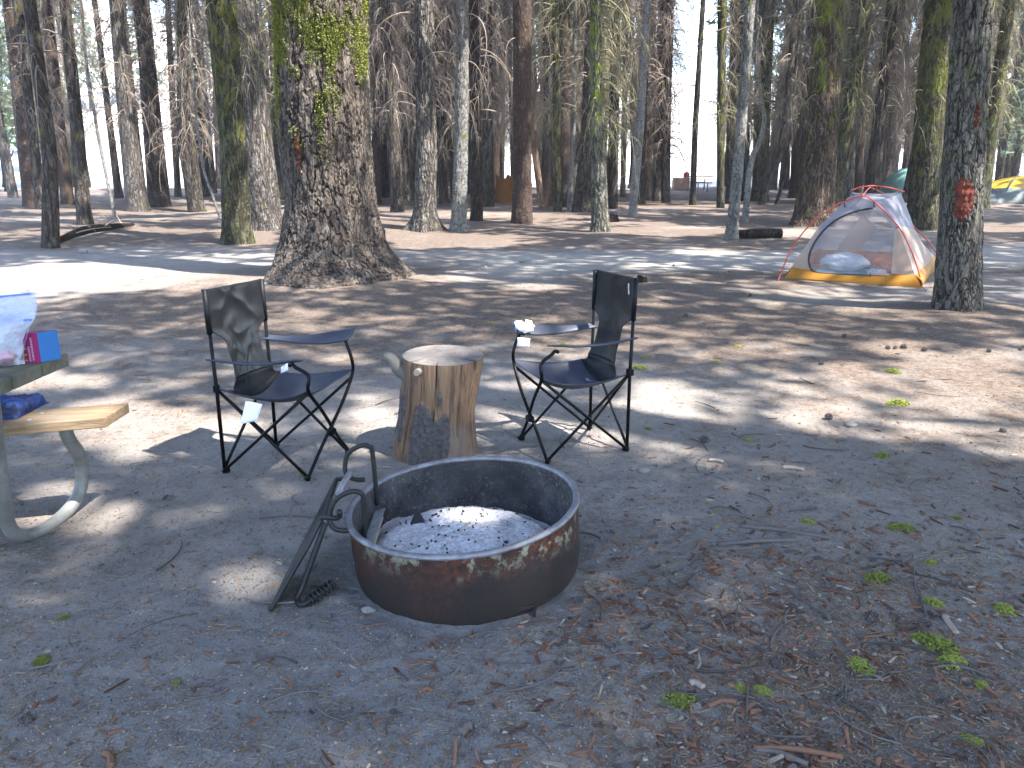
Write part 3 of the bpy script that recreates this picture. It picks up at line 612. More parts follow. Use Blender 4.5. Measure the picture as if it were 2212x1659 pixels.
def shade_canopy(x0, x1, y0, y1, dens, size):  # unseen leaves added to block the sun, thinned by the light map
    area = (x1 - x0) * (y1 - y0); n = int(area * dens / (size * size * .24)); r = np.random.default_rng(int(size * 1000))
    x = r.uniform(x0, x1, n); y = r.uniform(y0, y1, n)
    Lg = light(x, y); keep = r.random(n) < np.where(Lg > .85, 0, np.clip(-np.log(np.maximum(Lg, .004)) / (dens * .75), 0, 1)); x, y = x[keep], y[keep]; n = len(x)
    zlo = 6.2; z = zlo + 6.0 * r.random(n)
    cx = x + SS[0] * z; cy = y + SS[1] * z
    lo = 1.75 + .205 * np.maximum(cy, 0); z2 = np.maximum(z, lo + (z - zlo) * .6); z = np.where(np.abs(cx) < .75 * np.maximum(cy, 1) + 2, z2, z)
    cx = x + SS[0] * z; cy = y + SS[1] * z
    return np.stack([cx, cy, z], 1), np.full(n, size)
Cs = []; Ss = []
for a in ((-6, 9, .3, 7.5, 8.5, .23), (-12, -6, .3, 7.5, 5, .34), (9, 14, -3, 7.5, 3, .4), (-4, 9, -5, .3, 2.4, .34), (-12, 14, 7.5, 15, 4.4, .30), (-22, 24, 15, 28, 3.2, .46), (-28, 30, 28, 42, 1.4, .62)):
    c, s = shade_canopy(*a); Cs.append(c); Ss.append(s)
C = np.vstack(Cs); S_ = np.concatenate(Ss) * RNG.uniform(.6, 1.4, sum(map(len, Ss)))
tp = np.array([(t[1], t[2]) for t in TREES]); own = np.zeros(len(C), int)
for a in range(0, len(C), 20000):
    d = ((C[a:a + 20000, None, :2] - tp[None]) ** 2).sum(2); own[a:a + 20000] = d.argmin(1)
for i, (root, _, _) in enumerate(TREES):
    mk = own == i
    if not mk.any():
        zz = g.uniform(9, 16, 300); a = g.uniform(0, 2 * PI, 300); rad = 1.4 * np.sqrt(g.random(300)); cc_ = np.stack([tp[i, 0] + rad * np.cos(a), tp[i, 1] + rad * np.sin(a), zz], 1); V, F = sprays(cc_, .4, g)
    else: V, F = sprays(C[mk], S_[mk], g, droop=.1)  # sprays placed to shape the sun patches, gathered under the nearest tree
    obj('crown', V, F, G['leaf'], root, smooth=False)
print('shade_canopy', len(C))
# ================================================================== FIRE RING
def metal(name, cols, rough=.55, metal=.6, sc=20, bump=.002):
    m = N(name); n_ = m.noise(m.co(), sc, 5, .7); return m.fin(m.ramp(n_, [(.35, cols[0]), (.65, cols[1])]), rough, m.bump(n_, bump), metal, .4)
m = N('rusty_steel'); co = m.co(); a = m.noise(co, 6, 6, .7); b_ = m.noise(co, 38, 5, .75); z = m.xyz(co)[2]
c = m.mix(m.ramp(b_, [(.35, 0), (.65, 1)]), (.020, .010, .008), (.042, .020, .014))
up = m.ramp(z, [(.10, 0), (.22, 1)])
k = m.math('MULTIPLY', m.ramp(m.math('ADD', b_, m.math('MULTIPLY', m.math('SUBTRACT', a, .5), .9)), [(.52, 0), (.62, 1)]), up)
c = m.mix(k, c, m.mix(m.noise(co, 70, 3), (.095, .030, .012), (.05, .016, .009)))
k2 = m.math('MULTIPLY', m.ramp(m.math('ADD', m.noise(co, 30, 4, .7), m.math('MULTIPLY', m.math('SUBTRACT', m.noise(co, 4, 3), .5), 1.0)), [(.56, 0), (.64, 1)]), m.ramp(z, [(.135, 0), (.225, 1)]))
c = m.mix(m.math('MULTIPLY', k2, .85), c, (.20, .20, .15))
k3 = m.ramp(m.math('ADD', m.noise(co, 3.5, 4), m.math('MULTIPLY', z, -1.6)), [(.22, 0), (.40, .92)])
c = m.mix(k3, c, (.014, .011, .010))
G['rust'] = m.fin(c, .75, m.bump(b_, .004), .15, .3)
m = N('sooty_steel'); co = m.co(); a = m.noise(co, 7, 6, .75); b_ = m.noise(co, 60, 5, .75)
c = m.mix(m.ramp(a, [(.38, 0), (.66, 1)]), (.025, .024, .025), (.085, .08, .077)); c = m.mix(m.ramp(b_, [(.55, 0), (.72, .8)]), c, (.22, .21, .21))
c = m.mix(m.ramp(m.noise(co, 2.2, 3), [(.5, 0), (.7, .75)]), c, (.018, .017, .018))
G['soot'] = m.fin(c, .85, m.bump(b_, .003), .1, .25)
m = N('rim_steel'); co = m.co(); a = m.noise(co, 16, 6, .75); G['rim'] = m.fin(m.ramp(a, [(.35, (.085, .082, .09)), (.6, (.19, .185, .20))]), .5, m.bump(m.noise(co, 80, 4), .002), .3, .5)
G['iron'] = metal('black_iron', ((.003, .003, .0035), (.009, .0085, .008)), .65, .0)
G['chairm'] = metal('black_tube', ((.003, .003, .0035), (.005, .005, .006)), .34, .0, 30, .0003); G['chairm'].node_tree.nodes['Principled BSDF'].inputs['Specular IOR Level'].default_value = .10
G['plate'] = metal('ashy_plate', ((.17, .17, .18), (.32, .31, .32)), .6, .2, 25)
RC = np.array((-.168, 2.53, .0)); RR = .392; ROLL = math.radians(4.2); TIP = math.radians(1.3); RH = .247
Rm = rotm(TIP, -ROLL, 0)[0]
def ringpt(r, th, z):
    p = np.stack([r * np.cos(th), r * np.sin(th), z - RH + 0 * th], -1)
    return p @ Rm.T + RC + np.array((0, 0, RH))
ring = thing('fire_ring', (RC[0], RC[1], 0), 'rusty round steel fire ring half full of ash between the chairs and the camera', 'fire ring')
th = np.linspace(0, 2 * PI, 160, endpoint=False)
prof_o = [(.360, -.09), (.372, -.02), (.382, .015), (.387, .05), (.389, .09), (.390, .14), (.390, .20), (.390, .236)]
P = np.stack([ringpt(np.full(160, r) + .0025 * fbm(np.cos(th) * 3, np.sin(th) * 3, z * 4, 3, 2), th, z) for r, z in prof_o])
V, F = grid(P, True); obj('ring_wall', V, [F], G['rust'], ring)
prof_i = [(.382, .236), (.382, .15), (.380, .05), (.375, -.04)]
P = np.stack([ringpt(np.full(160, r) + .002 * fbm(np.cos(th) * 3, np.sin(th) * 3, z * 4, 3, 2), th, z) for r, z in prof_i])
V, F = grid(P, True); obj('inner_wall', V, [F], G['soot'], ring)
an = np.linspace(0, 2 * PI, 13)[:-1]
P = np.stack([ringpt(np.full(160, .387 + .0115 * math.cos(q)) + .0015 * fbm(np.cos(th) * 4, np.sin(th) * 4, 0, 3, 6), th, .243 + .0095 * math.sin(q)) for q in an])
V, _ = grid(P, True); idx = np.arange(12 * 160).reshape(12, 160); F = np.stack([idx, np.roll(idx, -1, 1), np.roll(np.roll(idx, -1, 1), -1, 0), np.roll(idx, -1, 0)], -1).reshape(-1, 4)
obj('rolled_rim', V, [F], G['rim'], ring)
# bracket foot at the front
q = gp(1138, 1322, .01); box1('foot_bracket', q + np.array((-.028, -.018, .012)), (.055, .012, .004), (-.006, .02, 0), (0, 0, .012), G['rust'], ring, .002)
box1('foot_bracket', q + np.array((.022, -.022, -.02)), (.006, .0, .0), (0, .03, 0), (0, 0, .042), G['rust'], ring, .002)
# ash heap (a thing inside the ring)
rr_ = np.linspace(0, .376, 60); tt = np.linspace(0, 2 * PI, 150, endpoint=False); R2, T2 = np.meshgrid(rr_, tt, indexing='ij'); ax_, ay_ = RC[0] + R2 * np.cos(T2), RC[1] + R2 * np.sin(T2)
az = .104 + .045 * np.exp(-((ax_ - RC[0] - .02) ** 2 + (ay_ - RC[1] + .05) ** 2) / .03) - .05 * sstep(.25, .37, R2) * (ay_ > RC[1] - .1) + .014 * fbm(ax_ * 9, ay_ * 9, 0, 5, 12) + .006 * fbm(ax_ * 40, ay_ * 40, 0, 3, 13)
for hx, hy, s_ in ((953, 1140, .02), (885, 1182, .022), (1110, 1140, .02)):
    q = gp(hx, hy, .11); az -= .022 * np.exp(-((ax_ - q[0]) ** 2 + (ay_ - q[1]) ** 2) / s_ ** 2)
V, F = grid(np.stack([ax_, ay_, az], -1), True)
m = N('ash'); co = m.co(); a = m.noise(co, 9, 5, .7); b_ = m.noise(co, 75, 5, .8)
c = m.mix(m.ramp(a, [(.35, 0), (.62, 1)]), (.34, .32, .315), (.50, .50, .53)); c = m.mix(m.ramp(b_, [(.38, .6), (.44, 0)]), c, (.10, .095, .095)); c = m.mix(m.ramp(b_, [(.52, 0), (.60, .85)]), c, (.66, .66, .69))
c = m.mix(m.ramp(m.vor(co, 38), [(.06, .7), (.13, 0)]), c, (.08, .075, .075))
tag(obj('ash_heap', V, F, m.fin(c, .97, m.bump(b_, .008, 1), 0, .1), base=(RC[0], RC[1], .05)), 'pale grey ash heaped inside the fire ring', 'ash', kind='stuff')
G['char'] = metal('charcoal', ((.008, .008, .008), (.03, .028, .028)), .7, 0, 60, .004)
def chunk(name, P0, r, seed, mat, label, cat, group=None, amp=.5, fr=2.0):
    V, F = blob(P0, r, seed, amp, fr, 24, 14); return tag(obj(name, V, F, mat, base=P0), label, cat, group)
q = gp(903, 1120, .125); V = [q + np.array(p) for p in ((-.03, -.01, -.02), (.03, -.012, -.02), (.022, .02, -.02), (-.012, .018, -.015), (-.004, -.002, .038), (.004, .004, .03))]
tag(obj('charcoal_lump', V, [np.array([[0, 1, 4], [1, 2, 5], [1, 5, 4], [2, 3, 5], [3, 0, 4], [3, 4, 5]]), np.array([[3, 2, 1, 0]])], G['char'], smooth=False, base=q), 'pointed black charcoal lump standing on the ash', 'charcoal')
r3 = np.random.default_rng(21); n = 160; a = r3.uniform(0, 2 * PI, n); rr_ = .33 * np.sqrt(r3.random(n)); x_, y_ = RC[0] + rr_ * np.cos(a), RC[1] + rr_ * np.sin(a)
z_ = .108 + .045 * np.exp(-((x_ - RC[0] - .02) ** 2 + (y_ - RC[1] + .05) ** 2) / .03) - .05 * sstep(.25, .37, rr_) * (y_ > RC[1] - .1)
V, F = boxes(np.stack([x_, y_, z_], 1), r3.uniform(.002, .009, (n, 3)) * np.array((1.2, 1, .7)), rotm(r3.normal(0, .5, n), r3.normal(0, .5, n), r3.uniform(0, 6, n)), .35)
tag(obj('charcoal_crumbs', V, F, G['char'], smooth=False, base=(RC[0], RC[1], .1)), 'small black charcoal crumbs scattered over the ash', 'charcoal crumbs', kind='stuff')
G['slat'] = twigmat('split_wood', (.30, .22, .15), (.45, .36, .26))
a_ = gp(985, 1158, .14); b2 = gp(1012, 1138, .145); tag(box1('wood_splinter', (a_ + b2) / 2 - np.array((.02, .004, 0)), b2 - a_, (.010, .006, 0), (0, 0, .006), G['slat'], base=a_), 'tan wood splinter lying on the ash', 'splinter')
tag(box1('split_stick', gp(796, 1178, .13), gp(815, 1118, .125) - gp(796, 1178, .13), (.022, .0, -.004), (0, 0, .008), G['slat'], bevel=.001, base=gp(796, 1178, .13)), 'narrow tan wood slat leaning inside the ring by the steel bar', 'wood slat')
# hooks, bar, grate
pa, pb = gp(781, 1170, .155), gp(809, 1092, .155)
dv = (pb - pa); dv /= np.linalg.norm(dv)
box1('pivot_bar', pa - dv * .02 + np.array((.0, 0, -.03)), (pb - pa) + dv * .03, (.038, 0, .014), (-.0015, 0, .004), G['plate'], ring, .001)
def hook(pxs, y0, y1):
    n = len(pxs); return [yp(px, py, y0 + (y1 - y0) * i / (n - 1)) for i, (px, py) in enumerate(pxs)]
ya = pa[1]; yb = pb[1]
hn = hook([(787, 1177), (787, 1120), (785, 1076), (780, 1066), (765, 1061), (740, 1069), (722, 1084), (713, 1109), (714, 1130), (724, 1142), (742, 1146), (761, 1145)], ya + .01, ya - .03)
tube1('grate_hook', hn, .0085, G['iron'], ring)
hf = hook([(815, 1090), (811, 1040), (804, 975), (799, 965), (785, 962), (765, 969), (751, 982), (746, 1001), (746, 1018), (753, 1030), (770, 1036), (787, 1036)], yb + .0, yb - .03)
tube1('grate_hook', hf, .0085, G['iron'], ring)
nt, ft = yp(700, 1117, ya - .02), yp(727, 1036, yb - .02)
nb = gp(585, 1316, .012); fb = yp(600, 1285, nb[1] + .16)
gr = thing('fire_grate', nb, 'black iron cooking grate swung out and leaning from the fire ring to the ground', 'grate')
loopn = [yp(733, 1104, ya - .04), yp(734, 1113, ya - .03), yp(726, 1119, ya - .02), nt, yp(690, 1128, ya - .02)]
lf = [yp(757, 1020, yb - .04), yp(750, 1030, yb - .03), yp(738, 1034, yb - .02), ft, yp(722, 1045, yb - .02)]
tube1('outer_rod', loopn + [nt + (nb - nt) * t for t in (.3, .6, .85)] + [nb], .009, G['iron'], gr)
tube1('outer_rod', lf + [ft + (fb - ft) * t for t in (.3, .6, .85)] + [fb], .008, G['iron'], gr)
tube1('cross_rod', [nt, ft], .008, G['iron'], gr, smooth_path=False); tube1('cross_rod', [nb, fb], .008, G['iron'], gr, smooth_path=False)
for i in range(1, 11):
    t = i / 11; tube1('grate_bar', [nt + (ft - nt) * t, nb + (fb - nb) * t], .0075, G['iron'], gr, k=6, smooth_path=False)
bl = yp(742, 1060, (ya + yb) / 2)
tube1('pivot_rod', [yp(756, 1022, yb - .04), yp(745, 1040, (yb * 2 + ya) / 3), yp(728, 1072, (ya + yb) / 2)], .011, G['rim'], gr)
hd = [yp(703, 1130, ya - .02), yp(690, 1165, ya - .05), yp(672, 1215, ya - .08), yp(655, 1262, ya - .10), gp(642, 1292, .02), gp(647, 1304, .012), gp(660, 1303, .014), gp(690, 1283, .03), gp(719, 1261, .05)]
h_ = tube1('handle', hd, .0095, G['iron'], gr)
t = np.linspace(0, 1, 170); s0, s1 = np.array(gp(664, 1301, .016)), np.array(gp(720, 1261, .05)); ax = s1 - s0; L_ = np.linalg.norm(ax); ax /= L_; u_ = np.cross(ax, (0, 0, 1)); u_ /= np.linalg.norm(u_); w_ = np.cross(ax, u_)
coil = s0 + np.outer(t * L_, ax) + .0155 * (np.outer(np.cos(t * 2 * PI * 7), u_) + np.outer(np.sin(t * 2 * PI * 7), w_))
V, F = tubes(coil, .0042, 6, True); obj('coil_grip', V, F, G['iron'], h_)
# ================================================================== STUMP
m = N('stump_wood'); co = m.co((1, 1, .12)); a = m.noise(co, 14, 5, .65); b_ = m.noise(m.co((1, 1, .05)), 70, 4, .7); z = m.xyz(m.co())[2]
c = m.mix(m.ramp(a, [(.3, 0), (.5, .5), (.7, 1)]), (.085, .047, .027), (.165, .105, .063)); c = m.mix(m.ramp(b_, [(.38, .85), (.52, 0)]), c, (.05, .032, .022)); c = m.mix(m.ramp(m.noise(m.co(), 3.5, 3), [(.5, 0), (.68, .7)]), c, (.13, .11, .098))
c = m.mix(m.ramp(b_, [(.6, 0), (.75, .5)]), c, (.24, .18, .12)); c = m.mix(m.attr('crack'), c, (.012, .008, .006)); hb = m.math('ADD', b_, m.math('MULTIPLY', a, .6))
bk = m.noise(m.co(), 45, 5, .75); cb = m.mix(m.ramp(bk, [(.35, 0), (.65, 1)]), (.03, .024, .023), (.085, .072, .070)); c = m.mix(m.ramp(m.attr('bark'), [(.4, 0), (.6, 1)]), c, cb)
G['stump'] = m.fin(c, .8, m.bump(m.math('ADD', hb, m.math('MULTIPLY', bk, m.attr('bark'))), .006), spec=.25)
m = N('stump_top'); co = m.co(); xy = m.xyz(co); v = m.n('VectorMath', operation='LENGTH'); cmb = m.n('CombineXYZ'); m.l(m.math('SUBTRACT', xy[0], -.02), cmb.inputs[0]); m.l(m.math('SUBTRACT', xy[1], .02), cmb.inputs[1]); m.l(cmb.outputs[0], v.inputs[0])
rg = m.math('SINE', m.math('MULTIPLY', m.math('ADD', v.outputs['Value'], m.math('MULTIPLY', m.noise(co, 8, 3), .03)), 330))
c = m.mix(m.ramp(m.noise(co, 9, 5, .7), [(.35, 0), (.65, 1)]), (.085, .075, .07), (.16, .145, .132)); c = m.mix(m.math('MULTIPLY', m.math('ADD', rg, 1), .3), c, (.12, .105, .10)); c = m.mix(m.attr('crack'), c, (.02, .015, .012))
G['stop'] = m.fin(c, .8, m.bump(m.noise(co, 90, 4), .003), spec=.25)
sb = np.array((-.365, 3.70, 0)); stump = thing('wooden_stump', sb, 'upright sawn log used as a side table between the two camp chairs', 'stump')
ns, nz_ = 220, 90; zz = np.linspace(-.03, 1, nz_); th = np.linspace(0, 2 * PI, ns, endpoint=False)
TH, ZZ_ = np.meshgrid(th, zz); ht = .480 + .010 * np.cos(TH - 1.9)
xc = -.372 + .030 * ZZ_; R = .198 + .012 * np.cos(TH) * 0 - .022 * sstep(0, .5, ZZ_) + .014 * (1 - ZZ_) ** 3 * (np.cos(TH - PI * 1.05) > .2) * np.cos(TH - PI * 1.05).clip(0) * 1.2 + .03 * sstep(.3, 1, ZZ_) * np.cos(TH).clip(0)
R = R * (1 + .03 * fbm(np.cos(TH) * 1.3, np.sin(TH) * 1.3, ZZ_ * .5, 3, 14)) + .0025 * fbm(np.cos(TH) * 14, np.sin(TH) * 14, ZZ_ * 1.2, 3, 15)
# bark patches at the foot, facing the camera
def angd(a, b): return np.abs((a - b + PI) % (2 * PI) - PI)
am = (TH - 1.5 * PI + PI) % (2 * PI) - PI   # 0 faces the camera, + is right
e1 = sstep(.0, .10, (.60 - .16 * (am + .35) - ZZ_) + .14 * fbm(am * 3, ZZ_ * 4, 0, 4, 18)) * sstep(-.62, -.55, am + .03 * fbm(ZZ_ * 8, 0, 0, 3, 5)) * (1 - sstep(.25, .5, am + .12 * fbm(ZZ_ * 5, am * 2, 0, 3, 6)))
e2 = sstep(0, .08, .26 - np.abs(ZZ_ - .44) + .1 * fbm(am * 4, ZZ_ * 5, 0, 3, 28)) * (1 - sstep(-.92, -.86, am))* sstep(-2.2, -1.9, am)
e3 = sstep(.0, .1, .11 - np.hypot(am - .12, (ZZ_ - .66)) * 1.0 + .05 * fbm(am * 6, ZZ_ * 8, 0, 3, 38))
bkm = np.clip(np.maximum(np.maximum(e1, e2), e3), 0, 1); R = R + bkm * (.007 + .004 * fbm(am * 12, ZZ_ * 14, 0, 4, 44))
cr_ = np.zeros_like(R)
for a0, z0, z1, w in ((-.78, .0, 1.0, .022), (-.02, .28, 1.0, .013), (.62, .2, 1.0, .007), (1.05, .86, 1.0, .05)):
    aa = a0 + .03 * fbm(ZZ_ * 3, 0 * ZZ_ + a0, 0, 3, 51); k = np.exp(-((am - aa) / w) ** 2) * sstep(z0, z0 + .12, ZZ_) * (1 - sstep(z1, z1 + .03, ZZ_)); cr_ = np.maximum(cr_, k)
R = R - .016 * cr_
P = np.stack([xc + R * np.cos(TH), sb[1] + R * np.sin(TH), ZZ_ * ht], -1); V, F = grid(P, True)
obj('log', V, F, G['stump'], stump, attr=dict(crack=cr_.ravel(), bark=bkm.ravel()))
fr_ = np.linspace(1, 0, 26)[:, None, None]; cen = np.array((-.34, sb[1], .485)); top = P[-1][None]; Pt = cen * (1 - fr_) + top * fr_; Pt[..., 2] += .0015 * vnoise(Pt[..., 0] * 60, Pt[..., 1] * 60) * (fr_[..., 0] < .98)
ckt = np.broadcast_to(cr_[-1][None], (26, ns)) * sstep(.45, .9, fr_[..., 0]); Pt[..., 2] += .001; V, F = grid(Pt, True); obj('sawn_top', V, F, G['stop'], stump, attr=dict(crack=ckt.ravel()))
m = N('grey_knot'); G['kn'] = m.fin(m.mix(m.noise(m.co(), 60, 4), (.09, .078, .068), (.15, .135, .12)), .85, m.bump(m.noise(m.co(), 120, 3), .002))
ks = yp(900, 806, 3.515); V, F = tubes([ks + np.array((.015, .06, 0)), ks + np.array((.0, .006, 0)), ks], [[.0175, .0165, .0145]], 18, True); ko = obj('sawn_knot', V, F, G['kn'], stump, smooth=False)
bs = [yp(p[0], p[1], 3.68) for p in ((895, 815), (862, 796), (845, 776), (828, 768))]; P_ = cr(bs, 5); V, F = tubes(P_, np.linspace(.040, .020, len(P_)), 16, True); V = V + .006 * np.stack([vnoise(V[:, 0] * 50, V[:, 1] * 50, V[:, 2] * 50, s) for s in (1, 2, 3)], -1); obj('branch_stub', V, F, G['kn'], stump)
V, F = tubes([yp(845, 975, 3.75), yp(822, 968, 3.8)], .02, 12, True); obj('branch_stub', V, F, G['dark'], stump)
# ================================================================== CHAIRS
m = N('black_nylon'); co = m.co(); c = m.mix(m.noise(co, 3, 3), (.0035, .004, .005), (.009, .0095, .012)); wv = m.noise(m.co((1, 1, .4)), 13, 3, .5, 1.0); G['nylon'] = m.fin(c, .45, m.bump(wv, .003, .5, m.bump(m.noise(co, 300, 2), .0006)), 0, .12)
m = N('shiny_black_nylon'); co = m.co(); c = m.mix(m.noise(co, 3, 3), (.0025, .003, .0035), (.006, .0065, .008)); G['nylonl'] = m.fin(c, .30, m.bump(m.noise(m.co((1, 1, .45)), 9, 3, .45, .4), .003, .35), 0, .35)
m = N('navy_nylon'); co = m.co(); c = m.mix(m.noise(co, 4, 4), (.017, .021, .036), (.034, .040, .060)); G['navy'] = m.fin(c, .55, m.bump(m.noise(co, 14, 4, .6), .008, .6, m.bump(m.noise(co, 300, 2), .0006)), 0, .4)
m = N('paper_tag'); co = m.co((1, 1, 1)); xy = m.xyz(co); ln = m.ramp(m.math('SINE', m.math('MULTIPLY', xy[0], 900)), [(.7, 0), (.9, .45)]); msk = m.ramp(m.noise(co, 60, 2), [(.45, 0), (.55, 1)]); G['tagm'] = m.fin(m.mix(m.math('MULTIPLY', ln, msk), (.74, .76, .82), (.35, .38, .5)), .7)
m = N('white_paper'); G['paper'] = m.fin((.62, .62, .66), .8, m.bump(m.noise(m.co(), 40, 4), .004))
def chair(A, B, C, D, ht, aC, aD, aA, aB, label, tagpos=None, seed=0, wra=1.0):
    """A/B rear posts (near/far), C/D front feet (near/far); world ground points; a*: arm heights"""
    A, B, C, D = [np.array((*p, 0.0)) for p in (A, B, C, D)]
    r = thing('camping_chair', (A + B + C + D) / 4, label, 'camp chair', 'folding camp chairs')
    up = lambda p, z: np.array((p[0], p[1], z)); cen = (A + B + C + D) / 4
    topA, topB = up(A, ht), up(B, ht - .006); fw = ((C + D) / 2 - (A + B) / 2); fw /= np.linalg.norm(fw); lat = (A - B) / np.linalg.norm(A - B)
    topA = topA - fw * .012; topB = topB - fw * .008
    SA, SB = up(A, .40), up(B, .40); SC, SD = up(C, .415) + fw * .03 + lat * .0, up(D, .40) + fw * .03
    tr = .0085; M_ = G['chairm']
    for p, t_ in ((A, topA), (B, topB)): tube1('back_post', [up(p, .01), up(p, .4), t_], tr, M_, r, smooth_path=False)
    aCp, aDp = up(C, aC - .012) - fw * .02, up(D, aD - .014) + fw * .01
    # arm posts bend then cross to the opposite front foot
    for nm, ap, s, f in (('arm_post', aCp, SC, D), ('arm_post', aDp, SD, C)):
        o2 = lat * (.006 if f is D else -.006)
        k = s + np.array((0, 0, .0)); tube1(nm, [ap - fw * .03 - np.array((0, 0, .010)), ap - fw * .012 - np.array((0, 0, .004)), ap + np.array((0, 0, -.016)) + fw * .002, k + np.array((0, 0, .07)) + fw * .008, k + fw * .004, k + (up(f, .012) - k) * .3 + o2 + fw * .01, k + (up(f, .012) - k) * .7 + o2, up(f, .012)], tr * .95, M_, r)
    hub = (SC + D) / 2 * .5 + (SD + C) / 2 * .5; V, F = boxes([hub + fw * .004 - np.array((0, 0, .03))], [(.05, .03, .03)], rotm(0, 0, math.atan2(lat[1], lat[0])))
    # diagonal X tubes: near side, far side, back
    def X(p, sq, q, sp, off):
        for a_, b_, o_ in ((p, sq, off), (q, sp, -off)):
            tube1('cross_tube', [up(a_, .012) + o_, b_ + o_ - np.array((0, 0, .01))], tr * .85, M_, r, smooth_path=False, k=8)
    X(A, SC, C, SA, lat * .007); X(B, SD, D, SB, -lat * .007); X(A, SB, B, SA, -fw * .007)
    for p in (A, B, C, D):
        c_ = up(p, .014); d_ = cen - p; d_[2] = 0; d_ /= np.linalg.norm(d_); V1, F1 = boxes([c_ + d_ * .006], [(.034, .022, .024)], rotm(0, 0, math.atan2(d_[1], d_[0]))); o = obj('foot', V1, F1, M_, r, smooth=False); o.modifiers.new('b', 'BEVEL').width = .005
    ub = obj('hub_joint', V, F, M_, r, smooth=False); ub.modifiers.new('b', 'BEVEL').width = .006
    for s_ in (SA, SB):
        V1, F1 = boxes([s_], [(.028, .028, .03)], rotm(0, 0, .3)); obj('joint', V1, F1, M_, r, smooth=False)
    # backrest cloth
    nu, nv = 44, 60; u = np.linspace(0, 1, nu)[None]; v = np.linspace(0, 1, nv)[:, None]
    zt = ht + .004; z = zt + (.43 - zt) * v; inset = .21 * sstep(.42, .60, v) * (1 - .25 * sstep(.85, 1, v)); uu = inset + (1 - 2 * inset) * u
    tA = topA * (1 - v[..., None]) + up(A, .4) * v[..., None]; tB = topB * (1 - v[..., None]) + up(B, .4) * v[..., None]
    P = tA * (1 - uu[..., None]) + tB * uu[..., None]; P[..., 2] = z + 0 * uu
    bow = .030 * np.sin(PI * u) * (.35 + .6 * v); wr = wra * .012 * fbm(u * 2.2 + seed, v * 1.6, 0, 2, seed + 2) * np.sin(PI * u).clip(0, .6) + wra * .007 * (1 - np.abs(fbm(u * 3.2 + v * 2 + seed, v * 2.4 - u * 1.4, 0, 2, seed + 4))) ** 2 * np.sin(PI * u)
    P = P + fw * (-(bow) + wr * 1.6 + .055 * v ** 3 * np.ones_like(u))[..., None]; P[..., 2] += .004 * np.sin(u * PI) * (1 - v) - .006 * np.sin(PI * u) * (v < .05)
    V, F = grid(P); bo = obj('backrest', V, F, G['nylonl' if wra == .999 else 'nylon'], r); s = bo.modifiers.new('s', 'SOLIDIFY'); s.thickness = .0025
    for p_, q_, sg in ((topA, up(A, .4), 1), (topB, up(B, .4), -1)):   # sleeves round the posts
        tube1('post_sleeve', [p_ + np.array((0, 0, .006)), p_ + (q_ - p_) * .44], .0125, G['nylon'], r, smooth_path=False)
    # seat cloth
    f0A = P[-1, 0]; f0B = P[-1, -1]
    rA = SA + fw * .0; rB = SB
    us = np.linspace(0, 1, 44)[None]; vs = np.linspace(0, 1, 46)[:, None]; cA = SC + lat * .012 + np.array((0, 0, .006)); cB = SD - lat * .02 + np.array((0, 0, .022))
    e0 = rA * (1 - vs[..., None]) + cA * vs[..., None]; e1_ = rB * (1 - vs[..., None]) + cB * vs[..., None]
    pin = .05 * np.sin(PI * vs); e0 = e0 - lat * pin[..., None] * 1; e1_ = e1_ + lat * pin[..., None] * 1
    e0[..., 2] -= .055 * np.sin(PI * vs) ** .8; e1_[..., 2] -= .012 * np.sin(PI * vs)
    S = e0[:, :] * (1 - us[..., None]) + e1_[:, :] * us[..., None]
    sag = .062 * np.sin(PI * us) ** .8 * (.75 + .3 * np.sin(PI * vs)) ; S[..., 2] -= sag; S[..., 2] += .008 * fbm(us * 3 + seed, vs * 3, 0, 4, seed + 8) * np.sin(PI * us)
    S = S - fw * (.05 * np.sin(PI * us) * vs ** 4)[..., None]
    V, F = grid(S); so = obj('seat', V, F, G['navy'], r); s = so.modifiers.new('s', 'SOLIDIFY'); s.thickness = .003
    # bridge between backrest foot and seat
    E = np.stack([P[-1] * (1 - t) + (S[3] * .0 + S[int(4 + 4 * t)]) * t - np.array((0, 0, .012)) * math.sin(PI * t) for t in np.linspace(0, 1, 8)]); V, F = grid(E); so2 = obj('seat_flap', V, F, G['nylon'], r); so2.modifiers.new('s', 'SOLIDIFY').thickness = .0025
    # arms
    for p0, p1, sd in ((up(A, aA) - fw * .03, aCp + fw * .012 + np.array((0, 0, .020)), 1), (up(B, aB) - fw * .02, aDp + fw * .03 + np.array((0, 0, .026)), -1)):
        n_ = 26; t = np.linspace(0, 1, n_)[:, None]; w = .014 + .021 * sstep(.15, .8, t); line = p0 * (1 - t) + p1 * t; line[:, 2] -= (.014 * np.sin(PI * t[:, 0]))
        vv = np.linspace(-1, 1, 9)[None]; Pa = line[:, None] + lat * (w * vv)[..., None]; Pa = Pa - fw * 0; Pa[..., 2] += ((.22 if sd > 0 else -.6) * w * vv - .006 * vv ** 2 * np.sin(PI * t)) + .002 * fbm(t * 6 + seed, vv * 2, 0, 3, 9)
        V, F = grid(Pa); ao = obj('armrest', V, F, G['navy'], r); ao.modifiers.new('s', 'SOLIDIFY').thickness = .008
    if tagpos:
        for (qa, qb, qc, qd), yy in tagpos:
            q = [yp(*k_, yy) for k_ in (qa, qb, qc, qd)]; g_ = np.array([[q[0] * (1 - a) * (1 - b) + q[1] * a * (1 - b) + q[3] * (1 - a) * b + q[2] * a * b + np.array((0, .006 * math.sin(a * 5 + b * 3), 0)) for a in np.linspace(0, 1, 8)] for b in np.linspace(0, 1, 8)])
            V, F = grid(g_); to = obj('paper_tag', V, F, G['tagm'], r); to.modifiers.new('s', 'SOLIDIFY').thickness = .0006
    return r
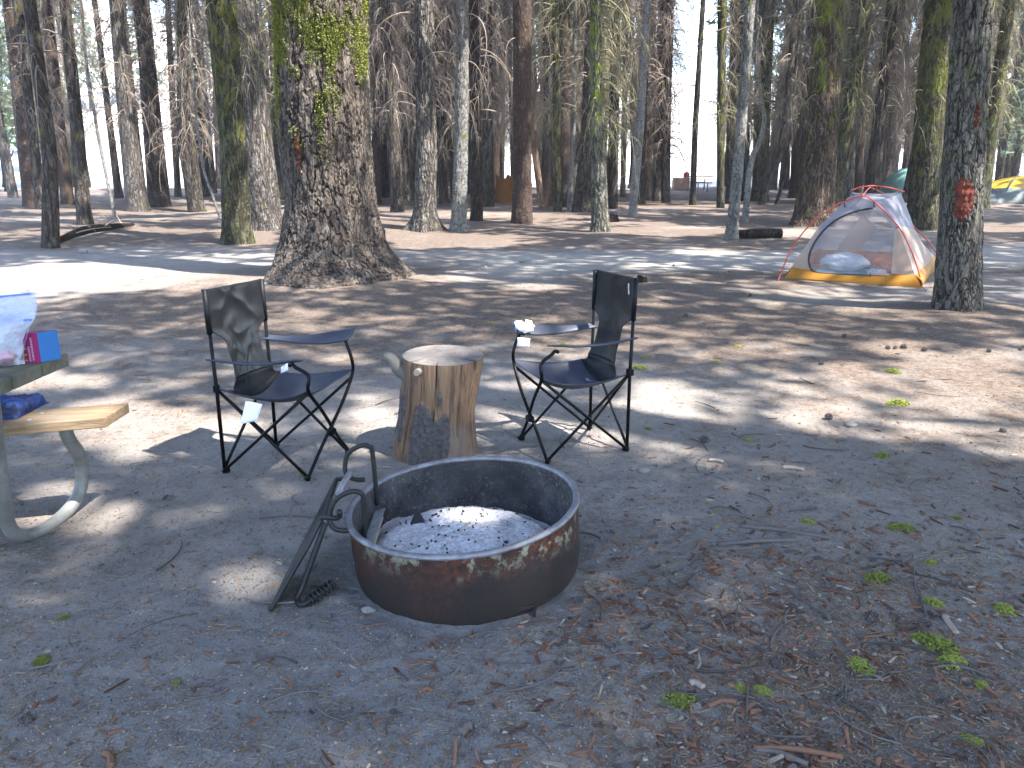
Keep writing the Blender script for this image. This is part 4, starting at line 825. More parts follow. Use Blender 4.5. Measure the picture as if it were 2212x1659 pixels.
CL = chair((-1.304, 3.40), (-1.171, 3.753), (-.903, 3.301), (-.785, 3.647), .832, .546, .585, .532, .56, 'black folding camp chair left of the stump, its shiny backrest catching sun',
      [(((530, 867), (568, 872), (554, 910), (519, 915)), 3.36), (((607, 794), (622, 782), (622, 800), (606, 806)), 3.62)], 3, .999)
tv_ = [yp(557, 872, 3.39), yp(574, 874, 3.39), yp(570, 895, 3.4), yp(560, 888, 3.4)]
CR = chair((.561, 3.686), (.412, 4.02), (.165, 3.511), (.042, 3.85), .842, .555, .572, .56, .56, 'black folding camp chair right of the stump with a crumpled napkin on its far arm', None, 11, .35)
# small white emblem letters strip on post of right chair
q0 = yp(1357.5, 612, 3.665); q1 = yp(1358, 636, 3.665)
mb = MB(); r4 = np.random.default_rng(4)
for i in range(9):
    t = (i + .5) / 9; c_ = q0 * (1 - t) + q1 * t; V, F = boxes([c_ + np.array((r4.uniform(-.001, .001), -.002, 0))], [(.005, .0012, .0028)], rotm(0, 0, 0)); mb.add(V, F)
mb.build('woven_lettering', G['paper'], CR, smooth=False)
# napkin + hanging card
nc = yp(1135, 708, 3.83); nv_, nu_ = 40, 60
U, W = np.meshgrid(np.linspace(0, 2 * PI, nu_, endpoint=False), np.linspace(.02, PI - .02, nv_)); D_ = np.stack([np.cos(U) * np.sin(W), np.sin(U) * np.sin(W), np.cos(W)], -1)
rr_ = .82 + .85 * (np.abs(fbm(D_[..., 0] * 1.7, D_[..., 1] * 1.7, D_[..., 2] * 1.7, 2, 77))); P = D_ * rr_[..., None] * np.array((.042, .034, .022)) + nc
P[..., 2] += .030 * np.exp(-(angd(U, 3.0) / .35) ** 2) * np.sin(W) * (D_[..., 2] > -.1); P[..., 2] += .016 * np.exp(-(angd(U, .6) / .4) ** 2) * (D_[..., 2] > .2)
V, F = grid(P, True); nap = obj('crumpled_napkin', V, F, G['paper'], smooth=False, base=nc); tag(nap, 'crumpled white paper napkin resting on the far arm of the right camp chair', 'napkin')
q = [yp(*k_, 3.80) for k_ in ((1118, 729), (1145, 731), (1143, 751), (1117, 748))]; g_ = np.array([[q[0] * (1 - a) * (1 - b) + q[1] * a * (1 - b) + q[3] * (1 - a) * b + q[2] * a * b for a in np.linspace(0, 1, 5)] for b in np.linspace(0, 1, 5)]); V, F = grid(g_)
card = obj('care_label', V, F, G['paper'], CR); card.modifiers.new('s', 'SOLIDIFY').thickness = .001
# ================================================================== PICNIC TABLE
e1 = np.array((-.975, -.222, 0)); e2 = np.array((-.222, .975, 0))
m = N('weathered_board'); co = m.co((1, 1, 1)); mp = m.tc; 
vr = m.n('Mapping'); vr.inputs['Rotation'].default_value = (0, 0, math.radians(-12.8)); m.l(m.tc.outputs['Object'], vr.inputs[0]); vr2 = m.n('Mapping'); vr2.inputs['Scale'].default_value = (.8, 12, 12); m.l(vr.outputs[0], vr2.inputs[0])
a = m.noise(vr2.outputs[0], 6, 5, .65); b_ = m.noise(vr2.outputs[0], 22, 4, .7); c = m.mix(m.ramp(a, [(.35, 0), (.65, 1)]), (.125, .08, .045), (.23, .165, .10)); c = m.mix(m.ramp(b_, [(.35, .5), (.55, 0)]), c, (.14, .09, .05)); c = m.mix(m.ramp(m.noise(co, 3, 4), [(.5, 0), (.7, .6)]), c, (.14, .13, .10)); G['board'] = m.fin(c, .75, m.bump(b_, .004), spec=.3)
m = N('grey_board'); co = m.co(); a = m.noise(co, 8, 5, .7); G['boardg'] = m.fin(m.ramp(a, [(.35, (.055, .055, .038)), (.65, (.13, .12, .09))]), .85, m.bump(m.noise(co, 50, 4), .004))
m = N('galvanised_pipe'); co = m.co(); a = m.noise(co, 7, 5, .7); G['pipe'] = m.fin(m.ramp(a, [(.35, (.11, .11, .10)), (.65, (.20, .20, .19))]), .55, m.bump(m.noise(co, 60, 3), .001), .25, .4)
b0_, b1_ = gp(226, 902, .442), gp(278, 870, .442); b2_ = gp(0, 921, .442)
t0_, t1_ = gp(149, 762, .757), gp(0, 823, .757)
be2 = b1_ - b0_; be2 /= np.linalg.norm(be2); be1 = b2_ - b0_; be1 /= np.linalg.norm(be1); te2 = t0_ - t1_; te2 /= np.linalg.norm(te2)
e1 = be1; bc = b0_ - np.array((0, 0, .040)); tc_ = t0_ - np.array((0, 0, .042)); te1 = np.array((-te2[1], te2[0], 0)); print('table', be1, be2, te1, te2, b0_, t0_)
pt = thing('picnic_table', (-1.95, 2.45, 0), 'weathered wooden picnic table with bent pipe legs cut off by the left edge', 'picnic table')
for k in range(1): box1('bench_board', bc, be1 * 2.0, be2 * np.linalg.norm(b1_ - b0_), (0, 0, .040), G['board'], pt, .004)
for k in range(5):
    o = tc_ - te2 * (.15 * (k + 1)); box1('table_board', o, te1 * 2.0, te2 * .144, (0, 0, .042), G['boardg'], pt, .004)
def pw(px, py, z): return gp(px, py, z)
bb_ = [o for o in pt.children if o.name.startswith('bench_board')][0]
for k in (.3, .72):
    q_ = b0_ + be1 * .28 + be2 * np.linalg.norm(b1_ - b0_) * k; V, F = tubes([q_ - (0, 0, .004), q_ + (0, 0, .003), q_ + (0, 0, .004)], [[.010, .010, .005]], 12, True); obj('bolt_head', V, F, G['pipe'], bb_)
e2 = be2; bu = bc + e1 * .19 + e2 * .10
path = [bu + np.array((0, 0, -.002)), bu + np.array((.0, .02, -.07)), yp(172, 985, 3.0), yp(177, 1035, 3.03), yp(168, 1072, 3.0), yp(146, 1103, 2.93), yp(118, 1128, 2.85), yp(85, 1148, 2.77), yp(52, 1158, 2.7), yp(28, 1150, 2.64), yp(14, 1120, 2.6), yp(4, 1060, 2.56), yp(-6, 980, 2.52), yp(-20, 860, 2.45), yp(-26, 836, 2.42)]
tube1('pipe_leg', path, .025, G['pipe'], pt, k=16)
box1('leg_bracket', bu + np.array((-.06, -.05, -.012)) , e1 * -.10, e2 * .16, (0, 0, .010), G['pipe'], pt, .002)
# ground sleeper under the frame
# things on the table
zt = .757
m = N('magenta_card'); co = m.co(); G['magenta'] = m.fin(m.mix(m.noise(co, 12, 2), (.17, .004, .055), (.20, .005, .085)), .45); m = N('blue_card'); G['bluec'] = m.fin((.015, .10, .28), .45)
m = N('yellow_ink'); G['yel'] = m.fin((.30, .18, .02), .5); m = N('white_ink'); G['wink'] = m.fin((.30, .20, .27), .5)
p0 = gp(71, 785, zt + .001); pr = gp(116, 777, zt + .001); pl = gp(58, 782, zt + .001)
# front (magenta) face runs from far left to the near corner, blue face to its right
nc_ = gp(89, 783, zt + .001); fl = nc_ + np.array((-.058, -.010, 0)); br = nc_ + np.array((.034, .052, 0)); Hb = .094
bx = thing('cardboard_box', nc_, 'small magenta and blue cardboard box on the corner of the picnic table', 'box')
V = [fl, nc_, br, fl + br - nc_]; V = V + [v + np.array((0, 0, Hb)) for v in V]; V = np.array(V) + np.array((0, 0, 0))
obj('carton', V, np.array([[0, 1, 5, 4], [4, 5, 6, 7], [2, 3, 7, 6], [3, 0, 4, 7], [3, 2, 1, 0]]), G['magenta'], bx, smooth=False)
q = lambda a, b: fl + (nc_ - fl) * a + np.array((0, 0, Hb * b))
nn_ = np.cross(nc_ - fl, (0, 0, 1)); nn_ /= np.linalg.norm(nn_)
obj('blue_side', np.array([nc_, br, br + (0, 0, Hb), nc_ + (0, 0, Hb)]) + np.array((.0008, -.0004, 0)), np.array([[0, 1, 2, 3]]), G['bluec'], bx, smooth=False)
mb = MB(); rr4 = np.random.default_rng(8)
for i in range(5):
    b0 = .06 + .095 * i; quad = [q(.16, b0), q(.38, b0), q(.38, b0 + .06), q(.16, b0 + .06)]
    if i % 2: quad = [q(.2, b0), q(.27, b0), q(.27, b0 + .07), q(.2, b0 + .07)]
    mb.add(np.array(quad) + nn_ * .0008, np.array([[0, 1, 2, 3]]))
mb.build('yellow_print', G['yel'], bx, smooth=False); mb = MB()
for col, (s, e) in enumerate(((.05, .56), (.08, .84))):
    b0 = s
    while b0 < e:
        l_ = rr4.uniform(.03, .07); a0 = .46 + .16 * col; mb.add(np.array([q(a0, b0), q(a0 + .09, b0), q(a0 + .09, b0 + l_), q(a0, b0 + l_)]) + nn_ * .0008, np.array([[0, 1, 2, 3]])); b0 += l_ + .02
mb.build('white_print', G['wink'], bx, smooth=False)
# zip bag
m = N('clear_plastic'); co = m.co(); m.fin((.42, .46, .56), .25, m.bump(m.noise(co, 22, 5, .6), .02, 1.0), 0, .8); tr = m.n('BsdfTransparent'); mx = m.n('MixShader'); mx.inputs[0].default_value = .62; m.l(tr.outputs[0], mx.inputs[1]); m.l(m.b.outputs[0], mx.inputs[2]); m.l(mx.outputs[0], m.out.inputs[0]); G['plastic'] = m.m
m = N('blue_zip'); G['zipb'] = m.fin((.08, .20, .75), .4)
bagb = gp(-4, 800, zt); bag = thing('zip_bag', bagb, 'large clear plastic zip bag stuffed with white things on the picnic table', 'plastic bag')
nu, nv = 40, 44; u = np.linspace(-1, 1, nu)[None]; v = np.linspace(0, 1, nv)[:, None]
for sg in (1, -1):
    wd = .145 * (1 - .10 * sstep(.3, .6, 1 - v)) ; th_ = .055 * np.sin(PI * np.clip(v * 1.15, 0, 1)) ** .6 * (1 - np.abs(u) ** 3) * (1 - sstep(.55, .8, v)) + .004
    wd = wd * (1 - .24 * (u > 0) * (1 - sstep(.0, .75, v))); X_ = bagb[0] - .060 + u * wd + .012 * fbm(u * 2, v * 3, sg, 3, 5); Y_ = bagb[1] + .03 + .16 * u * .15 + sg * -th_ + .04 * v + .012 * fbm(u * 3, v * 4, sg * 2, 4, 9); Z_ = zt + .004 + v * .205 + .012 * u * v + 0 * u
    V, F = grid(np.stack([X_ + 0 * v, Y_ + 0 * u, Z_], -1)); obj('bag_film', V, F, G['plastic'], bag)
for vz in (.63, .99):
    t = np.linspace(-1, 1, 14); pth = np.stack([bagb[0] - .060 + t * .143, bagb[1] + .03 + .024 * t - .012 + .04 * vz, zt + .004 + vz * .205 + .012 * t * vz], 1); V, F = tubes(pth, .0032, 6, True); obj('zip_strip', V, F, G['zipb'], bag)
for i, (dx, dz, r_, cc_) in enumerate(((-.11, .045, .05, (.38, .38, .42)), (-.03, .04, .045, (.38, .38, .42)), (.03, .035, .034, (.30, .20, .25)), (-.06, .09, .035, (.38, .38, .42)), (.015, .075, .02, (.1, .25, .45)))):
    m = N('bag_item_%s' % 'abcde'[i]); mt = m.fin(cc_, .6, m.bump(m.noise(m.co(), 30, 4), .01)); c0 = bagb + np.array((-.03 + dx, .035, dz)); V, F = blob(c0, (r_, .03, r_ * .8), i, .5, 2.2, 24, 14)
    tag(obj('bagged_item', V, F, mt, base=c0), ['large white crumpled bundle in the clear zip bag', 'white bundle beside the largest one in the zip bag', 'pinkish item at the right foot of the zip bag', 'white wad topmost in the zip bag', 'small dark blue item inside the zip bag'][i], 'bundle', 'things in the zip bag')
# jacket on the bench
m = N('blue_cloth'); co = m.co(); c = m.mix(m.ramp(m.noise(co, 5, 4), [(.42, 0), (.58, 1)]), (.012, .022, .08), (.03, .07, .24)); c = m.mix(m.ramp(m.noise(co, 8, 3), [(.55, 0), (.62, .9)]), c, (.010, .012, .03)); G['jacket'] = m.fin(c, .7, m.bump(m.noise(co, 12, 4), .03), 0, .3)
zb2 = .444; jc = gp(2, 892, zb2); nu, nv = 70, 40
u = np.linspace(-1, 1, nu)[None]; v = np.linspace(-1, 1, nv)[:, None]
hh = .056 * (1 - np.abs(u) ** 4).clip(0) ** .5 * (1 - np.abs(v) ** 4).clip(0) ** .5 * (1 - .25 * u); fold = .016 * (1 - np.abs(fbm(u * 2.2 + v * .7, v * 2.5, 0, 4, 5)) * 2.2)
P = jc + np.array((0, 0, .001)) + (-e1) * (u * .20 - .09)[..., None] + e2 * (v * .105 + .008 * fbm(u * 3, v, 0, 2, 4))[..., None]; P[..., 2] = zb2 + (hh + fold * (hh > .01)).clip(0)
P[..., 2] += .012 * sstep(.6, .8, u) * (hh > .01) * (1 + 0 * v); V, F = grid(P); jk = tag(obj('folded_jacket', V, F, G['jacket'], base=jc), 'folded blue and navy jacket lying on the picnic bench', 'jacket'); jk.modifiers.new('s', 'SOLIDIFY').thickness = .004
# ================================================================== TENT
def R1(cx, cy): return (1659 + cx * .17707, 380 + cy * .17707)
def fabric(name, col, alpha=1.0, tr=.3, rough=.6, bump=.01):
    m = N(name); co = m.co(); c = m.mix(m.noise(co, 3, 3), tuple(x * .88 for x in col), col); m.fin(c, rough, m.bump(m.noise(co, 6, 4), bump), 0, .3)
    t = m.n('BsdfTranslucent'); m.l(c, t.inputs[0]); mx = m.n('MixShader'); mx.inputs[0].default_value = tr; m.l(m.b.outputs[0], mx.inputs[1]); m.l(t.outputs[0], mx.inputs[2]); last = mx.outputs[0]
    if alpha < 1:
        tp_ = m.n('BsdfTransparent'); m2 = m.n('MixShader'); m2.inputs[0].default_value = alpha; m.l(tp_.outputs[0], m2.inputs[1]); m.l(last, m2.inputs[2]); last = m2.outputs[0]
    m.l(last, m.out.inputs[0]); return m.m
G['torange'] = fabric('orange_floor', (.33, .145, .014), 1, .3); G['tpeach'] = fabric('peach_nylon', (.44, .34, .28), .9, .45); G['tgrey'] = fabric('grey_nylon', (.24, .24, .29), .9, .4); G['tmesh'] = fabric('tent_mesh', (.26, .25, .28), .42, .3)
G['tpole'] = fabric('red_pole', (.42, .05, .03), 1, 0, .35, 0); G['tblack'] = fabric('black_zip', (.015, .018, .03), 1, 0)
FL, FR = gpt(1692, 601), gpt(1989, 622); sd = np.array((.52, .86, 0)); wl = 1.75; BR = FR + sd * wl; BL = FL + sd * wl * .95
tent = thing('camping_tent', (FL + FR + BR + BL) / 4 * np.array((1, 1, 0)), 'orange, peach and grey mesh dome tent with red poles, left of the wounded trunk', 'tent')
FLt, FRt = yp(1709.5, 577, FL[1] + .10), yp(1976, 594, FR[1] + .10); BRt = BR + np.array((-.06, -.05, .22)); BLt = BL + np.array((.06, -.05, .22))
AP = yp(1863.5, 428, (FL[1] + FR[1]) / 2 + .35)
nA = np.cross(FRt - FLt, AP - FLt); nA /= np.linalg.norm(nA)
def onA(px, py, off=0.0):
    p = rp(px, py, FLt, nA); return p - nA * off * np.sign(nA[1])
def poly(name, pts, mat, par, th=.002):
    V = np.array(pts); F = [np.arange(len(V))[None]]; o = obj(name, V, F, mat, par, smooth=False); s = o.modifiers.new('t', 'TRIANGULATE'); s.ngon_method = 'BEAUTY'; return o
def strip(name, Aa, Bb, mat, par, n=10, sagv=None, sm=True, flat=True):
    Aa, Bb = np.array(Aa), np.array(Bb); t = np.linspace(0, 1, n)[:, None, None]; P = Aa[None] * (1 - t) + Bb[None] * t
    if sagv is not None: P = P + np.sin(PI * t) * np.array(sagv)
    V, F = grid(P); return obj(name, V, F, mat, par, smooth=sm)
zipc = [(1887, 450), (1845, 458), (1801, 479), (1769, 511), (1751, 543), (1747.5, 566), (1754.6, 583), (1772, 590.5), (1836, 594), (1916, 598)]
zp = cr([onA(*p, .006) for p in zipc], 6)
tube1('door_zip', [onA(*p, .008) for p in zipc], .012, G['tblack'], tent, k=8, m=6)
doorR = [onA(1924, 597), onA(1929, 545), onA(1933, 495), onA(1912, 470), onA(1890, 450)]
zin = cr([onA(*p) for p in zipc], 6)
poly('mesh_door', list(zin) + doorR, G['tmesh'], tent)
# left of the zip: peach below, grey above
low = [onA(1769, 511), onA(1757, 530), onA(1749, 552), onA(1748, 570), onA(1756, 585)]
strip('front_panel', [onA(1768, 490), onA(1755, 510), onA(1740, 532), onA(1724, 555), FLt], low, G['tpeach'], tent, 6)
upz = [onA(*p) for p in ((1887, 450), (1866, 453), (1845, 458), (1822, 467), (1801, 479), (1783, 494), (1769, 511))]
upo = [onA(*p) for p in ((1889, 437), (1866, 428), (1848, 420), (1830, 428), (1812, 447), (1790, 470), (1768, 490))]
o = strip('front_panel', upo, upz, G['tgrey'], tent, 5)
strip('front_panel', [onA(1889, 437), onA(1908, 452), onA(1925, 471), onA(1938, 488)], [onA(1890, 450), onA(1905, 464), onA(1920, 480), onA(1933, 495)], G['tgrey'], tent, 4)
strip('front_panel', [onA(1933, 495), onA(1929, 545), onA(1925, 592)], [onA(1938, 488), onA(1957, 535), FRt], G['tpeach'], tent, 6)
# orange tub
strip('floor_tub', [FL, FL * .75 + FR * .25 + np.array((0, 0, -.0)), (FL + FR) / 2, FR], [FLt, onA(1772, 588), onA(1838, 592), FRt], G['torange'], tent, 6, (0, -.03, 0))
strip('floor_tub', [FR, (FR + BR) / 2, BR], [FRt, (FRt + BRt) / 2 + np.array((0, 0, .03)), BRt], G['torange'], tent, 6, (.05, 0, 0))
strip('floor_tub', [BR, BL], [BRt, BLt], G['torange'], tent, 4); strip('floor_tub', [BL, FL], [BLt, FLt], G['torange'], tent, 4)
poly('tent_floor', [FL + (0, 0, .012), FR + (0, 0, .012), BR + (0, 0, .012), BL + (0, 0, .012)], G['torange'], tent)
yr = AP[1]; RLt = yp(1838, 416, yr + .45); RRt = yp(1946, 417, yr + .55)
strip('roof_panel', [onA(1848, 420), AP, onA(1889, 437)], [RLt, (RLt + RRt) / 2 + np.array((0, 0, -.012)), RRt], G['tgrey'], tent, 5)
pl_ = [onA(1889, 437), onA(1908, 452), onA(1925, 471), onA(1938, 488)]; pr_ = [RRt, yp(1957, 443, yr + .62), yp(1967, 470, yr + .72), yp(1976, 497, yr + .8)]
strip('side_panel', pl_, pr_, G['tgrey'], tent, 6, (.02, 0, 0))
strip('side_panel', [onA(1938, 488), onA(1957, 535), FRt], [yp(1976, 497, yr + .8), yp(1995, 528, BRt[1] - .35), BRt], G['tpeach'], tent, 8, (.03, 0, 0))
strip('rear_panel', [RRt, yp(1976, 497, yr + .8), BRt], [RLt, yp(1805, 505, BLt[1] - .3), BLt], G['tmesh'], tent, 6)
strip('rear_panel', [RLt, yp(1805, 505, BLt[1] - .3), BLt], [onA(1848, 420), onA(1768, 490), FLt], G['tmesh'], tent, 6)
strip('rear_panel', [onA(1775, 560) + sd * .8, onA(1840, 470) + sd * .8], [onA(1830, 560) + sd * .8, onA(1874, 500) + sd * .8], G['tpeach'], tent, 5)
pole1 = [(1680, 607.5), (1712, 539), (1753, 486), (1797, 452.6), (1824, 438), (1863.5, 426), (1889, 438), (1924.6, 472), (1953, 509), (1978, 566), (1992, 616)]
gL = gpt(1680, 607)
tube1('pole', [gL if i == 0 else (gpt(1992, 618) if i == 10 else onA(*p, .045)) for i, p in enumerate(pole1)], .0085, G['tpole'], tent, k=8)
tube1('pole', [onA(1863.5, 426, .045), yp(1873, 410, yr + .4), yp(1880, 404, yr + .6)], .0085, G['tpole'], tent, k=8)
tube1('pole', [yp(1840, 411, yr + .45), yp(1860, 404, yr + .47), yp(1890, 401.5, yr + .5), yp(1920, 405, yr + .52), yp(1953, 414, yr + .55)], .0085, G['tpole'], tent, k=8)
tube1('pole', [yp(1880, 404, yr + .6), yp(1925, 430, yr + .9), yp(1976, 492, yr + 1.1), yp(2004, 520, yr + 1.1), gp(2040, 572)], .0085, G['tpole'], tent, k=8)
for a, b in ((R1(940, 385), R1(932, 335)), (R1(1292, 385), R1(1298, 335)), (R1(1562, 640), R1(1590, 640))): tube1('pole_clip', [onA(*a, .005), onA(*b, .04)], .006, G['tblack'], tent, k=6, smooth_path=False)
tube1('pole_clip', [yp(1892, 416, yr + .5), yp(1892, 402, yr + .5)], .009, G['tblack'], tent, k=6, smooth_path=False)
tube1('zip_pull', [onA(1880, 590, .02), onA(1881, 606, .03)], .005, G['tblack'], tent, k=6, smooth_path=False)
for (a_, b_) in ((FL, FL - sd * .25 - (FR - FL) * .12), (FR, FR - sd * .3 + (FR - FL) * .05)):
    tube1('peg_cord', [a_ + (0, 0, .03), b_ + (0, 0, .015)], .003, G['tblack'], tent, k=5, smooth_path=False); tube1('peg', [b_ + (0, 0, -.03), b_ + (.01, 0, .035)], .005, G['pipe'], tent, k=6, smooth_path=False)
# inside
m = N('white_cloth'); G['wcloth'] = m.fin((.50, .52, .58), .8, m.bump(m.noise(m.co(), 9, 4), .05)); m = N('orange_cloth'); G['ocloth'] = m.fin((.45, .16, .045), .7, m.bump(m.noise(m.co(), 7, 4), .05)); m = N('teal_pad'); G['teal'] = m.fin((.05, .20, .24), .7, m.bump(m.noise(m.co(), 9, 4), .02))
def inn(px, py, dp): return onA(px, py) + sd * dp
cen = lambda px, py, dp, z: np.array((inn(px, py, dp)[0], inn(px, py, dp)[1], z))
tdir = (FR - FL) / np.linalg.norm(FR - FL)
b0 = FL + tdir * .32 + sd * .12 + np.array((0, 0, .03)); pad = box1('sleeping_pad', b0, tdir * .66, sd * 1.2, (0, 0, .06), G['teal'], bevel=.02, base=b0); tag(pad, 'teal sleeping pad on the floor inside the orange tent', 'sleeping pad')
def lump(nm, px, py, dp, z, r, mat, lab, cat, seed):
    c_ = cen(px, py, dp, z); V, F = blob((0, 0, 0), r, seed, .45, 1.6, 44, 26); an_ = math.atan2(tdir[1], tdir[0]); Rz = rotm(0, 0, an_)[0]; V = V @ Rz.T + c_; tag(obj(nm, V, F, G[mat], base=c_), lab, cat)
lump('pillow', 1818, 562, .28, .185, (.26, .15, .115), 'wcloth', 'white pillow on the teal pad inside the orange tent', 'pillow', 3)
lump('sleeping_bag', 1850, 556, .85, .15, (.52, .30, .13), 'ocloth', 'orange sleeping bag heaped behind the pillow in the tent', 'sleeping bag', 8)
lump('stuff_sack', 1895, 574, .40, .13, (.12, .1, .07), 'ocloth', 'small orange bundle behind the white clothes in the tent', 'bundle', 5)
lump('folded_clothes', 1890, 588, .18, .075, (.11, .07, .075), 'wcloth', 'small white heap of clothes by the tent door', 'clothes', 12)
lump('folded_towel', 1908, 592, .16, .055, (.06, .05, .05), 'wcloth', 'smallest white cloth at the right end of the tent door', 'towel', 15)
# far tents
def ft(px, py): q = gpt(px, py); return q
q0 = ft(2122, 437); q1 = ft(2300, 434); Yt = q0[1]
far = thing('camping_tent', (q0 + q1) / 2, 'yellow and dark grey dome tent cut off at the right edge', 'tent')
G['tyel'] = fabric('yellow_nylon', (.42, .27, .02), 1, .3); G['tdk'] = fabric('dark_grey_nylon', (.07, .09, .09), 1, .2); G['ttl'] = fabric('teal_nylon', (.16, .33, .30), 1, .3)
def dome(par, x0, x1, y0, depth, h, mat_lo, mat_hi, zc):
    nu, nv = 40, 30; u = np.linspace(-1, 1, nu)[None]; v = np.linspace(-1, 1, nv)[:, None]
    s = (1 - np.abs(u) ** 2.1).clip(0) ** .8 * (1 - np.abs(v) ** 2.4).clip(0) ** .7
    Z = h * s; P = np.stack([(x0 + x1) / 2 + (x1 - x0) / 2 * u + 0 * v, y0 + depth / 2 + depth / 2 * v + 0 * u, Z + H1(x0, y0)], -1); V, F = grid(P)
    cz = V[F].mean(1); hi = (cz[:, 2] - H1(x0, y0)) > zc + .25 * np.abs((cz[:, 0] - (x0 + x1) / 2)) * .0
    obj('tent_wall', V, F[~hi], mat_lo, par); obj('tent_top', V, F[hi], mat_hi, par)
dome(far, q0[0], q0[0] + 6.4, Yt, 3.0, 1.0, G['tdk'], G['tyel'], .50)
tube1('pole', [(q0[0] + .9, Yt + .35, .05), (q0[0] + 1.2, Yt + .5, .62), (q0[0] + 1.9, Yt + 1.0, 1.25)], .02, G['tblack'], far)
q0 = ft(1922, 434); tt_ = thing('camping_tent', q0, 'small teal tent half hidden behind the trunks over the orange tent', 'tent'); dome(tt_, q0[0], q0[0] + 2.0, q0[1], 1.8, 1.25, G['ttl'], G['ttl'], .6)
# bear box, far table, red jug
G['bearb'] = metal('brown_steel', ((.26, .16, .11), (.36, .24, .17)), .6, .1, 3); q0 = ft(1457, 411); Yb_ = q0[1]; w_ = (yp(1490, 400, Yb_) - yp(1457, 400, Yb_))[0]; hb_ = yp(1457, 384, Yb_)[2] - q0[2]
bb = thing('bear_box', q0, 'brown steel food storage locker beside the far picnic table', 'storage locker'); box1('locker_body', q0, (w_, .1, 0), (0, .8, 0), (0, 0, hb_), G['bearb'], bb, .02); box1('locker_door', q0 + np.array((.03, -.02, .06)), (w_ * .45, .04, 0), (0, .02, 0), (0, 0, hb_ - .12), G['bearb'], bb, .005); box1('locker_door', q0 + np.array((w_ * .5, .03, .06)), (w_ * .45, .04, 0), (0, .02, 0), (0, 0, hb_ - .12), G['bearb'], bb, .005)
m = N('red_plastic'); G['redp'] = m.fin((.55, .03, .02), .4); jq = yp(1476, 383.5, Yb_ + .3); jg = thing('water_jug', jq, 'red jug standing on the far food locker', 'jug')
V, F = tubes([jq + (.17, 0, 0), jq + (.17, 0, .22), jq + (.17, 0, .27), jq + (.17, 0, .3)], [[.17, .17, .14, .06]], 14, True); obj('jug_body', V, F, G['redp'], jg); V, F = tubes([jq + (.17, 0, .3), jq + (.17, 0, .34)], .05, 10, True); obj('lid', V, F, G['redp'], jg)
q1 = ft(1492, 414); Y2 = q1[1]; k_ = Y2 / FP * 1.0; f2 = thing('picnic_table', q1, 'small far picnic table right of the brown food locker', 'picnic table')
x0, x1 = yp(1488, 400, Y2)[0], yp(1542, 400, Y2)[0]
box1('table_top', (x0, Y2, q1[2] + .72), (x1 - x0, 0, 0), (0, .75, 0), (0, 0, .05), G['board'], f2, .005); box1('bench', (x0 + .2, Y2 - .45, q1[2] + .42), (x1 - x0 - .4, 0, 0), (0, .26, 0), (0, 0, .05), G['board'], f2, .005); box1('bench', (x0 + .2, Y2 + .95, q1[2] + .42), (x1 - x0 - .4, 0, 0), (0, .26, 0), (0, 0, .05), G['board'], f2, .005)
for xx in (x0 + .4, x1 - .4): tube1('pipe_leg', [(xx, Y2 - .32, q1[2] + .42), (xx, Y2 - .3, q1[2] + .05), (xx, Y2 + .35, q1[2] + .03), (xx, Y2 + .3, q1[2] + .72)], .03, G['pipe'], f2)
# logs, stumps, stones
def logobj(nm, pts, r, mat, lab, cat, k=14, branches=0, seed=0, H=None):
    P_ = cr(pts, 8); rr = np.interp(np.linspace(0, 1, len(P_)), np.linspace(0, 1, len(np.atleast_1d(r))), np.atleast_1d(r)); root = thing(nm, pts[0], lab, cat)
    V, F = tubes(P_, rr, k, True); V = V + .12 * rr.mean() * np.stack([fbm(V[:, 0] * 9, V[:, 1] * 9, V[:, 2] * 9, 3, s) for s in (1, 2, 3)], -1); obj('trunk', V, F, G[mat], root)
    if branches:
        g_ = np.random.default_rng(seed); st = P_[g_.integers(4, len(P_), branches)]; d_ = np.stack([g_.normal(0, .6, branches), g_.normal(0, .3, branches), g_.uniform(.2, 1, branches)], 1) * g_.uniform(.15, .5, branches)[:, None]
        t = np.linspace(0, 1, 5)[None, :, None]; Q = st[:, None] + d_[:, None] * t + np.array((0, 0, -.15)) * t ** 2; V, F = tubes(Q, .014 * (1.15 - t[..., 0]) + 0 * Q[..., 0], 4); obj('dead_branches', V, F, G['twig'], root)
    return root
def g3(px, py, z): q = gpt(px, py); q = gp(px, py, q[2] + z); return q
a = gpt(1588, 515); b = gpt(1686, 513); logobj('fallen_log', [(a[0], a[1], a[2] + .07), ((a[0] + b[0]) / 2, (a[1] + b[1]) / 2, (a[2] + b[2]) / 2 + .08), (b[0], b[1], b[2] + .08)], [.09, .10, .10], 'fur', 'dark short log lying between the slim grey green trunk and the tent', 'log')
a = gpt(118, 528); b = gpt(288, 490); mm_ = (a + b) / 2; logobj('fallen_log', [a + (0, 0, .04), (a * 2 + b) / 3 + (0, 0, .13), (a + 2 * b) / 3 + (0, 0, .10), b + (0, 0, .05)], [.05, .08, .07, .03], 'fur', 'broken branchy log lying at the foot of the left trunks', 'log', branches=16, seed=3)
a = gpt(860, 470); a = gpt(1085, 436); G['ostump'] = bark('orange_rotten_wood', (.20, .08, .02), (.50, .24, .07), (.62, .36, .14), 8, 0, bumpd=.02)
